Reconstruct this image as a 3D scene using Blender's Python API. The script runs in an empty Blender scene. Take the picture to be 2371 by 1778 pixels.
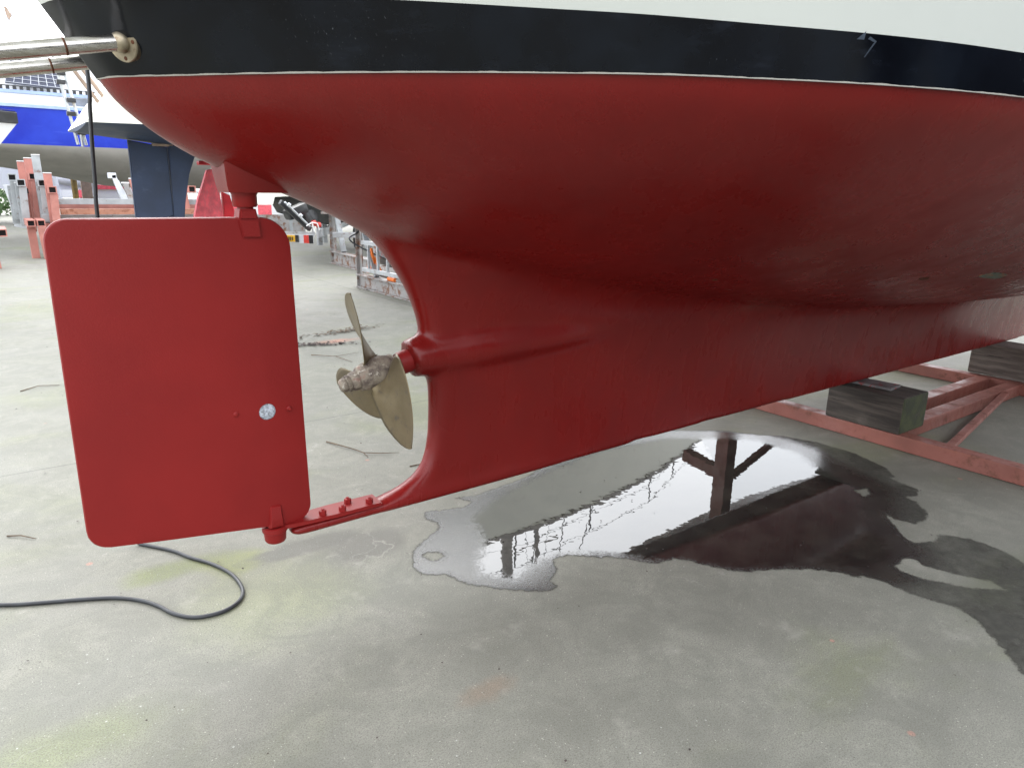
import bpy, bmesh, math, random
import numpy as np
from mathutils import Vector, Matrix, noise as mnoise
random.seed(7)
SC = bpy.context.scene
COL = SC.collection
# ------------------------------------------------------------------ camera
pitch, roll, ang, H = math.radians(15.3), math.radians(1.0), math.radians(53.4), 1.5
F0 = Vector((math.cos(ang), math.sin(ang), 0)); R0 = Vector((math.sin(ang), -math.cos(ang), 0)); U0 = Vector((0, 0, 1))
Fv = F0*math.cos(pitch) - U0*math.sin(pitch); Uv = U0*math.cos(pitch) + F0*math.sin(pitch)
Rv = R0*math.cos(roll) + Uv*math.sin(roll); Up = Uv*math.cos(roll) - R0*math.sin(roll)
cd = bpy.data.cameras.new('camera'); cam = bpy.data.objects.new('camera', cd); COL.objects.link(cam)
cam.matrix_world = Matrix(((Rv.x, Up.x, -Fv.x, 0), (Rv.y, Up.y, -Fv.y, 0), (Rv.z, Up.z, -Fv.z, H), (0, 0, 0, 1)))
cd.sensor_width = 36; cd.sensor_fit = 'HORIZONTAL'; cd.lens = 1642/2371*36; cd.clip_start = .05; cd.clip_end = 2000
SC.camera = cam
# ------------------------------------------------------------------ light (overcast, brighter behind the boats)
SUN_EL, SUN_AZ = math.radians(35), math.radians(8)      # azimuth from +Y
wd = bpy.data.worlds.new('World'); SC.world = wd; wd.use_nodes = True
nt = wd.node_tree; nt.nodes.clear()
sky = nt.nodes.new('ShaderNodeTexSky'); sky.sky_type = 'NISHITA'; sky.sun_disc = False
sky.sun_elevation = SUN_EL; sky.sun_rotation = SUN_AZ; sky.air_density = 1.0; sky.dust_density = 6.0
hs = nt.nodes.new('ShaderNodeHueSaturation'); hs.inputs['Saturation'].default_value = .12
mx = nt.nodes.new('ShaderNodeMix'); mx.data_type = 'RGBA'; mx.inputs[0].default_value = .55
mx.inputs[7].default_value = (18, 18.8, 20, 1)
bg = nt.nodes.new('ShaderNodeBackground'); bg.inputs['Strength'].default_value = .15
wo = nt.nodes.new('ShaderNodeOutputWorld')
nt.links.new(sky.outputs[0], hs.inputs['Color']); nt.links.new(hs.outputs[0], mx.inputs[6])
nt.links.new(mx.outputs[2], bg.inputs[0]); nt.links.new(bg.outputs[0], wo.inputs[0])
sd_ = bpy.data.lights.new('sun', 'SUN'); sun = bpy.data.objects.new('sun', sd_); COL.objects.link(sun)
sd_.energy = .5; sd_.angle = math.radians(85); sd_.color = (1, .97, .93)
sdir = Vector((math.sin(SUN_AZ)*math.cos(SUN_EL), math.cos(SUN_AZ)*math.cos(SUN_EL), math.sin(SUN_EL)))
sun.rotation_euler = sdir.to_track_quat('Z', 'Y').to_euler(); sun.location = (0, 10, 20)
SC.view_settings.view_transform = 'Standard'; SC.view_settings.look = 'None'
SC.view_settings.gamma = 1; SC.view_settings.exposure = 0.85; SC.view_settings.use_curve_mapping = False

# ------------------------------------------------------------------ materials
class NT:
    def __init__(s, name):
        s.m = bpy.data.materials.new(name); s.m.use_nodes = True; s.t = s.m.node_tree
        s.p = s.t.nodes['Principled BSDF']; s.out = s.t.nodes['Material Output']
        s.tc = s.n('ShaderNodeTexCoord'); s.co = s.tc.outputs['Object']
    def n(s, typ, **kw):
        x = s.t.nodes.new(typ)
        for k, v in kw.items(): setattr(x, k, v)
        return x
    def l(s, a, b): s.t.links.new(a, b)
    def noise(s, scale, detail=4, rough=.55, co=None, stretch=None, dist=0):
        co = co or s.co
        if stretch:
            mp = s.n('ShaderNodeMapping'); mp.inputs['Scale'].default_value = stretch; s.l(co, mp.inputs['Vector']); co = mp.outputs[0]
        x = s.n('ShaderNodeTexNoise'); x.inputs['Scale'].default_value = scale; x.inputs['Detail'].default_value = detail
        x.inputs['Roughness'].default_value = rough; x.inputs['Distortion'].default_value = dist; s.l(co, x.inputs['Vector']); return x.outputs['Fac']
    def ramp(s, fac, a, b, lo=0., hi=1.):
        x = s.n('ShaderNodeMapRange'); x.interpolation_type = 'SMOOTHSTEP'
        x.inputs[1].default_value = a; x.inputs[2].default_value = b; x.inputs[3].default_value = lo; x.inputs[4].default_value = hi
        s.l(fac, x.inputs[0]); return x.outputs[0]
    def mix(s, fac, a, b, mode='MIX'):
        x = s.n('ShaderNodeMix', data_type='RGBA', blend_type=mode)
        if isinstance(fac, (int, float)): x.inputs[0].default_value = fac
        else: s.l(fac, x.inputs[0])
        for i, v in ((6, a), (7, b)):
            if isinstance(v, (tuple, list)): x.inputs[i].default_value = (*v[:3], 1)
            else: s.l(v, x.inputs[i])
        return x.outputs[2]
    def math(s, op, a, b=0., c=None, clamp=False):
        x = s.n('ShaderNodeMath', operation=op, use_clamp=clamp)
        for i, v in enumerate((a, b) if c is None else (a, b, c)):
            if isinstance(v, (int, float)): x.inputs[i].default_value = v
            else: s.l(v, x.inputs[i])
        return x.outputs[0]
    def sep(s, co=None):
        x = s.n('ShaderNodeSeparateXYZ'); s.l(co or s.co, x.inputs[0]); return x.outputs
    def bump(s, h, strength=.2, dist=.01, prev=None):
        x = s.n('ShaderNodeBump'); x.inputs['Strength'].default_value = strength; x.inputs['Distance'].default_value = dist
        s.l(h, x.inputs['Height'])
        if prev is not None: s.l(prev, x.inputs['Normal'])
        return x.outputs[0]
    def set(s, **kw):
        for k, v in kw.items():
            i = s.p.inputs[k.replace('_', ' ')]
            if isinstance(v, (int, float)): i.default_value = v
            elif isinstance(v, (tuple, list)): i.default_value = (*v[:3], 1)
            else: s.l(v, i)
        return s
def simple(name, col, rough=.5, metal=0, var=.18, scale=8, bump=.15, bscale=60, dirt=None, dscale=5, dth=(.55, .7), spec=.5, stretch=None):
    t = NT(name)
    n1 = t.noise(scale, 5)
    c = t.mix(t.ramp(n1, .3, .7), tuple(x*(1-var) for x in col), tuple(min(1, x*(1+var)) for x in col))
    if dirt:
        n2 = t.noise(dscale, 8, .65, stretch=stretch); c = t.mix(t.ramp(n2, *dth), c, dirt)
    n3 = t.noise(bscale, 4)
    t.set(Base_Color=c, Roughness=t.ramp(n1, .2, .8, rough*.85, min(1, rough*1.15)), Metallic=metal, Normal=t.bump(n3, bump, .004))
    t.p.inputs['Specular IOR Level'].default_value = spec
    return t.m
M = {}
# red antifouling, roller texture and faint vertical runs
t = NT('red_antifouling')
n1 = t.noise(2.2, 5); n2 = t.noise(5, 2, .5); n3 = t.noise(3, 4, stretch=(6, 6, .35)); n4 = t.noise(170, 3)
c = t.mix(t.ramp(n1, .3, .7), (.155, .0072, .0062), (.18, .0088, .0075))
c = t.mix(t.ramp(n2, .45, .75, 0, .35), c, (.13, .0068, .0062))
c = t.mix(t.ramp(n3, .62, .8, 0, .18), c, (.17, .018, .016))
n6 = t.noise(7, 5, .6, stretch=(1.5, 1.5, .25)); c = t.mix(t.ramp(n6, .5, .75, 0, .25), c, (.125, .007, .0065))
t.set(Base_Color=c, Roughness=t.math('ADD', t.ramp(n2, .3, .7, .21, .29), t.ramp(n6, .35, .7, 0, .12)), Normal=t.bump(n4, .22, .0022, t.bump(t.noise(1.6, 1), .08, .01)))
t.p.inputs['Specular IOR Level'].default_value = .32; M['red'] = t.m
t = NT('red_rudder_paint')
n1 = t.noise(3, 5); n4 = t.noise(190, 3); n2 = t.noise(30, 3)
c = t.mix(t.ramp(n1, .3, .7), (.195, .0085, .008), (.225, .0105, .0095)); c = t.mix(t.ramp(n2, .72, .78, 0, .5), c, (.2, .02, .02))
t.p.inputs['Specular IOR Level'].default_value = .3
t.set(Base_Color=c, Roughness=.46, Normal=t.bump(n4, .25, .002)); M['red2'] = t.m
# dark boot stripe with scuffs
ZW = 1.7647
t = NT('dark_stripe_gelcoat')
x, y, z = t.sep()
n1 = t.noise(5, 6); s1 = t.noise(22, 2, stretch=(9, 9, 1.0), dist=.3); s2 = t.noise(4, 6, .7, stretch=(1.5, 1.5, 5)); msk = t.noise(2.3, 2)
c = t.mix(t.ramp(n1, .35, .7), (.003, .0035, .0055), (.0055, .0075, .012))
sc = t.math('MULTIPLY', t.ramp(s1, .68, .74), t.ramp(msk, .56, .66))
c = t.mix(t.math('MULTIPLY', sc, .2), c, (.35, .37, .4))
c = t.mix(t.ramp(s2, .55, .8, 0, .10), c, (.08, .10, .15))
edge = t.math('ADD', z, t.math('MULTIPLY', t.math('SUBTRACT', t.noise(14, 4), .5), .006))
c = t.mix(t.math('LESS_THAN', edge, ZW+.0028), c, (.42, .40, .36))
t.set(Base_Color=c, Roughness=t.ramp(n1, .3, .7, .10, .2), Normal=t.bump(t.noise(3, 2), .05, .01)); t.p.inputs['Specular IOR Level'].default_value = .22; M['stripe'] = t.m
M['white_hull'] = simple('white_gelcoat', (.60, .62, .58), .22, var=.02, scale=3, bump=.02, bscale=10, dirt=(.54, .55, .51), dscale=3, dth=(.5, .9))
M['deck'] = simple('deck_paint', (.6, .6, .56), .6)
# bronze propeller
t = NT('bronze')
n1 = t.noise(9, 7, .65); n2 = t.noise(26, 6, .7); n3 = t.noise(5, 3, stretch=(3, 3, 1))
c = t.mix(t.ramp(n1, .3, .7), (.135, .104, .055), (.195, .156, .092))
c = t.mix(t.ramp(n2, .52, .72, 0, .8), c, (.085, .075, .065))
t.set(Base_Color=c, Metallic=.6, Roughness=t.ramp(n1, .25, .75, .36, .55), Normal=t.bump(n2, .2, .002, t.bump(n3, .1, .01))); M['bronze'] = t.m
t = NT('corroded_bronze')
n1 = t.noise(28, 8, .7); n2 = t.noise(60, 6, .7); n3 = t.noise(14, 4)
c = t.mix(t.ramp(n1, .35, .65), (.09, .065, .055), (.26, .22, .17)); c = t.mix(t.ramp(n2, .56, .66), c, (.42, .38, .32)); c = t.mix(t.ramp(n3, .58, .66, 0, .6), c, (.16, .035, .03))
t.set(Base_Color=c, Metallic=.2, Roughness=.72, Normal=t.bump(n2, .5, .003, t.bump(n1, .5, .004))); M['corroded'] = t.m
M['zinc'] = simple('zinc_anode', (.42, .45, .50), .7, 0, var=.4, scale=90, bump=.8, bscale=140, dirt=(.22, .23, .25), dscale=120, dth=(.5, .6))
# stainless
t = NT('stainless_tube'); n1 = t.noise(18, 6, .6, stretch=(1, 6, 6)); n2 = t.noise(12, 5)
c = t.mix(t.ramp(n1, .3, .7), (.42, .39, .34), (.62, .60, .57)); c = t.mix(t.ramp(n2, .6, .75, 0, .25), c, (.26, .19, .12))
t.set(Base_Color=c, Metallic=1.0, Roughness=t.ramp(n1, .3, .7, .18, .34)); M['steel'] = t.m
M['weld'] = simple('rusty_weld', (.10, .035, .015), .6, .5, bscale=150, bump=.5)
M['flange'] = simple('tarnished_steel', (.34, .29, .21), .42, .85, var=.3, scale=25, dirt=(.16, .09, .05), dscale=30, dth=(.58, .7))
M['black_rubber'] = simple('black_rubber', (.022, .024, .028), .42, var=.3, scale=20)
M['hollow_shade'] = simple('dark_tube_shade', (.01, .009, .01), .9)  # near-black that stands in for the shade inside the tube ends
def steelpaint(name, col, rust=(.16, .065, .03), th=(.56, .66), dirt2=None):
    t = NT(name); n1 = t.noise(4, 5); n2 = t.noise(7, 9, .68); n3 = t.noise(40, 5, .7); n5 = t.noise(2.3, 6)
    c = t.mix(t.ramp(n1, .3, .7), tuple(v*.86 for v in col), tuple(min(1, v*1.15) for v in col))
    c = t.mix(t.ramp(n5, .5, .75, 0, .5), c, tuple(v*1.25+.05 for v in col))
    m = t.math('ADD', t.math('MULTIPLY', n2, .8), t.math('MULTIPLY', n3, .2))
    c = t.mix(t.ramp(m, *th), c, rust)
    t.set(Base_Color=c, Roughness=t.ramp(m, .4, .65, .42, .85), Normal=t.bump(n3, .35, .004)); return t.m
M['pink'] = steelpaint('pink_painted_steel', (.25, .088, .066), (.12, .055, .034), (.54, .66))
M['pinkbg'] = steelpaint('faded_pink_paint', (.46, .19, .155), (.24, .10, .07), (.60, .7))
M['orange_rail'] = steelpaint('orange_rust_paint', (.38, .17, .11), (.24, .09, .05), (.5, .6))
M['greypaint'] = steelpaint('grey_painted_steel', (.34, .36, .37), (.16, .08, .045), (.55, .68))
M['rusty'] = steelpaint('rusty_steel', (.33, .32, .31), (.20, .10, .06), (.49, .60))
M['whitepaint'] = steelpaint('white_painted_steel', (.62, .65, .68), (.3, .2, .12), (.66, .75))
M['alu'] = simple('aluminium', (.50, .52, .54), .42, .6, var=.12, dirt=(.3, .27, .24), dscale=9, dth=(.55, .7))
# timber
t = NT('weathered_timber'); n1 = t.noise(3, 6, .6, stretch=(14, 1, 14)); n2 = t.noise(6, 8, .7, stretch=(12, .7, 12)); n3 = t.noise(5, 5)
c = t.mix(t.ramp(n1, .3, .7), (.030, .024, .020), (.085, .068, .056)); c = t.mix(t.ramp(n2, .6, .68, 0, .8), c, (.012, .010, .009)); c = t.mix(t.ramp(n3, .55, .75, 0, .5), c, (.14, .12, .10))
t.set(Base_Color=c, Roughness=.85, Normal=t.bump(n1, .6, .008, t.bump(n2, .5, .01))); M['timber'] = t.m
t = NT('brown_timber'); n1 = t.noise(3, 6, .6, stretch=(14, 1, 14)); n2 = t.noise(5, 8, .7, stretch=(10, .6, 10))
c = t.mix(t.ramp(n1, .3, .7), (.075, .058, .048), (.17, .14, .12)); c = t.mix(t.ramp(n2, .58, .63), c, (.012, .010, .009))
t.set(Base_Color=c, Roughness=.85, Normal=t.bump(n1, .8, .01, t.bump(n2, .8, .015))); M['timber2'] = t.m
M['algae_end'] = simple('mossy_end_grain', (.042, .048, .020), .9, var=.45, scale=14, bump=.5, dirt=(.05, .042, .03), dscale=9, dth=(.52, .64))
M['plank'] = simple('grey_plank', (.15, .14, .14), .8, var=.3, scale=12, dirt=(.25, .02, .02), dscale=14, dth=(.58, .62))
# concrete yard
t = NT('yard_concrete')
x, y, z = t.sep()
big = t.noise(.42, 5, .55); mid = t.noise(1.9, 6, .6); fine = t.noise(24, 7, .7); grain = t.noise(190, 3, .6); grain2 = t.noise(420, 2, .5)
c = t.mix(t.ramp(mid, .3, .72), (.182, .180, .150), (.270, .266, .222))
c = t.mix(t.ramp(fine, .35, .7, 0, .45), c, (.18, .175, .15))
c = t.mix(t.ramp(t.noise(.55, 6, .6, stretch=(1, 1.4, 1), dist=.6), .50, .66, 0, .5), c, (.175, .20, .075))
c = t.mix(t.ramp(t.noise(1.3, 7, .65, dist=.5), .56, .72, 0, .5), c, (.13, .135, .11))
c = t.mix(t.ramp(t.noise(.7, 4, .5, stretch=(1.6, .5, 1)), .58, .75, 0, .5), c, (.285, .27, .25))
def blob(cx, cy, rx, ry, col, amt, soft=.5, nz=.5, nsc=5):
    global c
    dx = t.math('DIVIDE', t.math('SUBTRACT', x, cx), rx); dy = t.math('DIVIDE', t.math('SUBTRACT', y, cy), ry)
    d = t.math('SQRT', t.math('ADD', t.math('MULTIPLY', dx, dx), t.math('MULTIPLY', dy, dy)))
    d = t.math('ADD', d, t.math('MULTIPLY', t.math('SUBTRACT', t.noise(nsc, 6, .6), .5), nz*2))
    c = t.mix(t.ramp(d, 1-soft, 1+soft*.4, amt, 0), c, col)
blob(.45, 2.86, .20, .09, (.17, .20, .05), .75, .6, .6)
blob(.66, 2.78, .13, .11, (.24, .27, .06), .7, .6, .6, 7)
blob(.70, 2.45, .35, .35, (.24, .26, .12), .5, .8)
blob(-.02, 2.02, .30, .12, (.22, .26, .10), .5, .8)
blob(3.2, .85, .5, .14, (.09, .10, .045), .8, .6, .6)
blob(1.07, 1.54, .11, .05, (.26, .17, .11), .6, .8, .6, 12)
blob(2.75, 6.68, .28, .10, (.50, .19, .12), .7, .8, .5, 4)
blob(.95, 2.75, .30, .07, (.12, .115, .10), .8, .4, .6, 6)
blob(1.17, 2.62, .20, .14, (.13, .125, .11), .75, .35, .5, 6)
blob(1.9, 7.3, .9, .16, (.15, .16, .12), .6, .8, .5, 2)
blob(2.7, 9.8, .8, .12, (.16, .165, .13), .6, .8, .5, 2)
blob(2.4, 8.7, .8, .15, (.15, .16, .10), .5, .8, .5, 2)
def line(coord, pos, w, amt, col=(.07, .068, .055)):
    global c
    o = t.math('ADD', coord, t.math('MULTIPLY', t.math('SUBTRACT', t.noise(9, 3), .5), .012))
    d = t.math('ABSOLUTE', t.math('SUBTRACT', o, pos)); c = t.mix(t.ramp(d, w*.5, w*1.3, amt, 0), c, col)
line(y, 4.376, .006, .8); line(x, 4.45, .010, .8); line(y, 12.2, .02, .6); line(y, 20.2, .03, .7); line(x, -4.2, .01, .8); line(x, 13, .02, .7); line(y, -3.4, .01, .8); line(y, 28.2, .03, .7)
# hairline cracks
v = t.n('ShaderNodeTexVoronoi', feature='DISTANCE_TO_EDGE'); v.inputs['Scale'].default_value = 1.1
mp = t.n('ShaderNodeMapping'); t.l(t.co, mp.inputs[0]); wn = t.n('ShaderNodeTexNoise'); wn.inputs['Scale'].default_value = 2.2; wn.inputs['Detail'].default_value = 8; t.l(t.co, wn.inputs[0])
vm = t.n('ShaderNodeVectorMath', operation='MULTIPLY_ADD'); t.l(wn.outputs['Color'], vm.inputs[0]); vm.inputs[1].default_value = (1.1, 1.1, 0); t.l(t.co, vm.inputs[2]); t.l(vm.outputs[0], v.inputs['Vector'])
crk = t.math('MULTIPLY', t.ramp(v.outputs['Distance'], .0015, .005, 1, 0), t.ramp(t.noise(.9, 3), .52, .6))
c = t.mix(t.math('MULTIPLY', crk, .5), c, (.36, .35, .31))
# white paint spots, grit
sp = t.n('ShaderNodeTexVoronoi'); sp.inputs['Scale'].default_value = 22; t.l(t.co, sp.inputs[0])
c = t.mix(t.math('MULTIPLY', t.ramp(sp.outputs['Distance'], .04, .09, 1, 0), t.ramp(t.noise(.8, 3), .5, .56)), c, (.5, .5, .47))
sp = t.n('ShaderNodeTexVoronoi'); sp.inputs['Scale'].default_value = 95; t.l(t.co, sp.inputs[0])
cr = t.sep(sp.outputs['Color'])
c = t.mix(t.math('MULTIPLY', t.ramp(sp.outputs['Distance'], .10, .22, 1, 0), t.math('GREATER_THAN', cr[0], .78)), c, (.46, .45, .39))
c = t.mix(t.math('MULTIPLY', t.ramp(sp.outputs['Distance'], .10, .25, 1, 0), t.math('GREATER_THAN', cr[1], .90)), c, (.09, .09, .075))
sp = t.n('ShaderNodeTexVoronoi'); sp.inputs['Scale'].default_value = 5; t.l(t.co, sp.inputs[0]); cr = t.sep(sp.outputs['Color'])
c = t.mix(t.math('MULTIPLY', t.ramp(sp.outputs['Distance'], .05, .08, 1, 0), t.math('GREATER_THAN', cr[0], .8)), c, (.42, .22, .17))
c = t.mix(t.ramp(grain, .44, .64, 0, .55), c, (.09, .09, .07)); c = t.mix(t.ramp(grain2, .5, .68, 0, .55), c, (.36, .35, .30))
scr = t.noise(6, 5, .7, stretch=(.6, 9, 1), dist=1.2); c = t.mix(t.ramp(scr, .66, .72, 0, .25), c, (.42, .41, .37))
hz = t.noise(3.2, 8, .72, dist=1.5); c = t.mix(t.ramp(hz, .38, .62, 0, .35), c, (.12, .122, .10)); c = t.mix(t.ramp(t.noise(5.5, 7, .7), .55, .75, 0, .4), c, (.34, .33, .285))
wet = t.ramp(t.noise(.6, 4), .4, .65)
t.set(Base_Color=c, Roughness=t.ramp(mid, .3, .7, .62, .8), Normal=t.bump(grain, .25, .003, t.bump(fine, .2, .006)))
M['concrete'] = t.m
# puddle
t = NT('puddle_water')
a = t.n('ShaderNodeAttribute', attribute_name='edge'); b = t.n('ShaderNodeAttribute', attribute_name='deep')
ne = t.noise(26, 6, .65); nf = t.noise(120, 4, .7); ng = t.noise(7, 5)
e = t.math('ADD', t.math('ADD', a.outputs['Fac'], t.math('MULTIPLY', t.math('SUBTRACT', ne, .5), .05)), t.math('MULTIPLY', t.math('SUBTRACT', nf, .5), .02))
d = t.math('ADD', b.outputs['Fac'], t.math('ADD', t.math('MULTIPLY', t.math('SUBTRACT', ne, .5), .10), t.math('MULTIPLY', t.math('SUBTRACT', nf, .5), .22)))
deepm = t.ramp(d, -.03, .035); mask = t.ramp(e, -.012, .008)
damp = t.math('MAXIMUM', t.math('MULTIPLY', t.ramp(d, -.26, -.10, 1, 0), t.ramp(t.sep()[0], 2.35, 2.6)), t.ramp(e, -.004, .004, 1, 0))
bc = t.mix(t.ramp(ng, .35, .7), (.016, .016, .015), (.034, .033, .028)); bc = t.mix(t.ramp(t.noise(60, 5), .4, .8, 0, .4), bc, (.05, .048, .04))
bc = t.mix(damp, bc, t.mix(t.ramp(ne, .3, .7), (.048, .047, .040), (.080, .078, .066)))
shallow = t.math('ADD', t.math('MULTIPLY', damp, .42), t.ramp(e, .0, .05, .30, .20))
rgh = t.math('ADD', t.math('MULTIPLY', deepm, .012), t.math('MULTIPLY', t.math('SUBTRACT', 1, deepm), shallow))
bmp = t.bump(nf, .25, .004); bw = t.bump(t.noise(11, 2), .03, .01)
mn = t.n('ShaderNodeMix', data_type='VECTOR'); t.l(deepm, mn.inputs[0]); t.l(bmp, mn.inputs[4]); t.l(bw, mn.inputs[5])
t.set(Base_Color=bc, Roughness=rgh, IOR=t.math('SUBTRACT', 1.85, t.math('MULTIPLY', damp, .6)), Normal=mn.outputs[1])
tr = t.n('ShaderNodeBsdfTransparent'); ms = t.n('ShaderNodeMixShader'); mask = t.math('MULTIPLY', mask, t.math('SUBTRACT', 1, t.math('MULTIPLY', damp, t.ramp(t.noise(3.5, 6, .65), .35, .65, .1, .6)))); t.l(mask, ms.inputs[0]); t.l(tr.outputs[0], ms.inputs[1]); t.l(t.p.outputs[0], ms.inputs[2]); t.l(ms.outputs[0], t.out.inputs[0])
M['puddle'] = t.m
# background paints
M['cream'] = simple('cream_gelcoat', (.70, .69, .60), .3, var=.03, scale=2, bump=.02)
M['navy'] = simple('navy_antifouling', (.030, .046, .088), .62, var=.2, scale=4, dirt=(.055, .078, .13), dscale=5, dth=(.55, .75))
M['navydark'] = simple('navy_gap', (.006, .009, .018), .8)
t = NT('blue_topsides'); n1 = t.noise(1.5, 4); n2 = t.noise(2.2, 5, stretch=(.35, 1, 5))
c = t.mix(t.ramp(n1, .3, .7), (.015, .035, .42), (.025, .06, .54)); c = t.mix(t.ramp(n2, .6, .72, 0, .5), c, (.08, .14, .62))
t.set(Base_Color=c, Roughness=.25); M['blue'] = t.m
M['grey_af'] = simple('grey_antifouling', (.40, .385, .355), .6, var=.10, scale=1.6, dirt=(.31, .30, .275), dscale=1.2, dth=(.45, .75))
M['lightblue'] = simple('pale_blue_trim', (.32, .42, .66), .4, var=.1)
M['white'] = simple('white_paint', (.78, .79, .80), .35, var=.03, scale=2)
M['offwhite'] = simple('pale_grey_paint', (.56, .58, .62), .4, var=.06, scale=1.5, dirt=(.45, .46, .5), dscale=3)
M['black'] = simple('black_paint', (.014, .015, .018), .35, var=.5, scale=9, dirt=(.06, .06, .058), dscale=4, dth=(.55, .75))
M['blackmatt'] = simple('black_tube_hull', (.016, .017, .016), .55, var=.4, scale=3, dirt=(.05, .048, .035), dscale=3, dth=(.5, .7))
M['glass'] = simple('grey_window', (.16, .18, .22), .12, var=.2)
M['solar'] = simple('solar_cell', (.02, .025, .055), .15, var=.3, scale=4)
M['redbright'] = simple('bright_red_paint', (.62, .018, .03), .5, var=.18, scale=5, dirt=(.35, .01, .015), dscale=22, dth=(.6, .64), stretch=(3, 3, .5))
M['redpink'] = simple('pinkish_red_paint', (.80, .12, .15), .65, var=.2, scale=14, dirt=(.68, .16, .18), dscale=24, dth=(.5, .65), stretch=(4, 4, .6))  # pinker red, with the light on the far rudder blade put into the colour
M['plate'] = simple('yellow_plate', (.72, .40, .03), .4, var=.05)
M['orange'] = simple('orange_webbing', (.85, .20, .025), .6, var=.15)
M['reflector'] = simple('red_lens', (.55, .05, .04), .25)
M['tan'] = simple('tan_wood', (.34, .25, .19), .7, var=.2)
M['hubtan'] = simple('rusty_wheel_hub', (.36, .28, .19), .7, var=.3)
M['teal'] = simple('yellow_brown_post', (.25, .17, .05), .7, var=.3)
M['leaf'] = simple('green_leaves', (.06, .12, .03), .6, var=.4, scale=3)
M['twig'] = simple('dry_twig', (.13, .095, .065), .9, var=.35, scale=40)
M['litter'] = simple('dark_litter', (.06, .045, .04), .9, var=.5, scale=30)
M['mast'] = simple('weathered_mast', (.20, .18, .165), .5, .3, var=.2)
M['wire'] = simple('rigging_wire', (.12, .12, .12), .4, .5)

# ------------------------------------------------------------------ object helpers
ORG = {}
def _tag(o, label=None, cat=None, group=None, kind=None):
    if label: o['label'] = label
    if cat: o['category'] = cat
    if group: o['group'] = group
    if kind: o['kind'] = kind
def thing(name, loc, label, cat, group=None):
    o = bpy.data.objects.new(name, None); COL.objects.link(o); o.location = loc; o.empty_display_size = .1
    ORG[o.name] = Vector(loc); _tag(o, label, cat, group); return o
def obj(name, bm, mat, parent=None, smooth=False, label=None, cat=None, group=None, kind=None, ang=40):
    if isinstance(bm, bpy.types.Mesh): me = bm
    else:
        bmesh.ops.recalc_face_normals(bm, faces=bm.faces) if not getattr(bm, 'keep', False) else None
        me = bpy.data.meshes.new(name); bm.to_mesh(me); bm.free()
    mats = mat if isinstance(mat, list) else [mat]
    for m in mats: me.materials.append(M[m] if isinstance(m, str) else m)
    if smooth:
        me.polygons.foreach_set('use_smooth', [True]*len(me.polygons))
        if ang < 180: me.set_sharp_from_angle(angle=math.radians(ang))
    o = bpy.data.objects.new(name, me); COL.objects.link(o)
    if parent is not None:
        o.parent = parent; o.location = -ORG[parent.name]; ORG[o.name] = Vector((0, 0, 0))
        if parent.type == 'MESH': o.location = (0, 0, 0)
    else: ORG[o.name] = Vector((0, 0, 0))
    _tag(o, label, cat, group, kind); return o
def B(): return bmesh.new()
def box(bm, lo, hi, bev=0.0, mi=0):
    r = bmesh.ops.create_cube(bm, size=1); vs = r['verts']
    c = [(a+b)/2 for a, b in zip(lo, hi)]; s = [abs(b-a) for a, b in zip(lo, hi)]
    for v in vs: v.co = Vector((c[0]+v.co.x*s[0], c[1]+v.co.y*s[1], c[2]+v.co.z*s[2]))
    fs = set(f for v in vs for f in v.link_faces)
    for f in fs: f.material_index = mi
    if bev > 0:
        es = list(set(e for f in fs for e in f.edges))
        bmesh.ops.bevel(bm, geom=es, offset=bev, segments=2, affect='EDGES', profile=.6)
    return vs
def beam(bm, p, q, w, h, bev=.004, up=(0, 0, 1), mi=0):
    p, q = Vector(p), Vector(q); d = (q-p); L = d.length; d.normalize(); up = Vector(up)
    s = d.cross(up)
    if s.length < 1e-4: s = Vector((1, 0, 0))
    s.normalize(); u = s.cross(d)
    nb = bmesh.new(); box(nb, (0, -w/2, -h/2), (L, w/2, h/2), bev, mi)
    mt = Matrix((( d.x, s.x, u.x, p.x), (d.y, s.y, u.y, p.y), (d.z, s.z, u.z, p.z), (0, 0, 0, 1)))
    nb.transform(mt); me = bpy.data.meshes.new('t'); nb.to_mesh(me); nb.free(); bm.from_mesh(me); bpy.data.meshes.remove(me)
def tube(bm, pts, rad, n=12, cap=True):
    pts = [Vector(p) for p in pts]; rads = rad if isinstance(rad, (list, tuple)) else [rad]*len(pts)
    rings = []; prev = None
    for i, p in enumerate(pts):
        d = (pts[min(i+1, len(pts)-1)] - pts[max(i-1, 0)]).normalized()
        if prev is None:
            a = d.orthogonal().normalized()
        else: a = (prev - d*prev.dot(d)).normalized()
        prev = a; b_ = d.cross(a)
        rings.append([bm.verts.new(p + (a*math.cos(2*math.pi*k/n) + b_*math.sin(2*math.pi*k/n))*rads[i]) for k in range(n)])
    for r0, r1 in zip(rings, rings[1:]):
        for k in range(n): bm.faces.new((r0[k], r0[(k+1) % n], r1[(k+1) % n], r1[k]))
    if cap:
        bm.faces.new(rings[0][::-1]); bm.faces.new(rings[-1])
def lathe(bm, origin, axis, prof, n=24):
    tube_pts = [Vector(origin) + Vector(axis).normalized()*a for a, r in prof]
    ax = Vector(axis).normalized(); a = ax.orthogonal().normalized(); b_ = ax.cross(a); rings = []
    for (s, r), p in zip(prof, tube_pts):
        rings.append([bm.verts.new(p + (a*math.cos(2*math.pi*k/n) + b_*math.sin(2*math.pi*k/n))*max(r, 1e-4)) for k in range(n)])
    for r0, r1 in zip(rings, rings[1:]):
        for k in range(n): bm.faces.new((r0[k], r0[(k+1) % n], r1[(k+1) % n], r1[k]))
    bm.faces.new(rings[0][::-1]); bm.faces.new(rings[-1])
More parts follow.
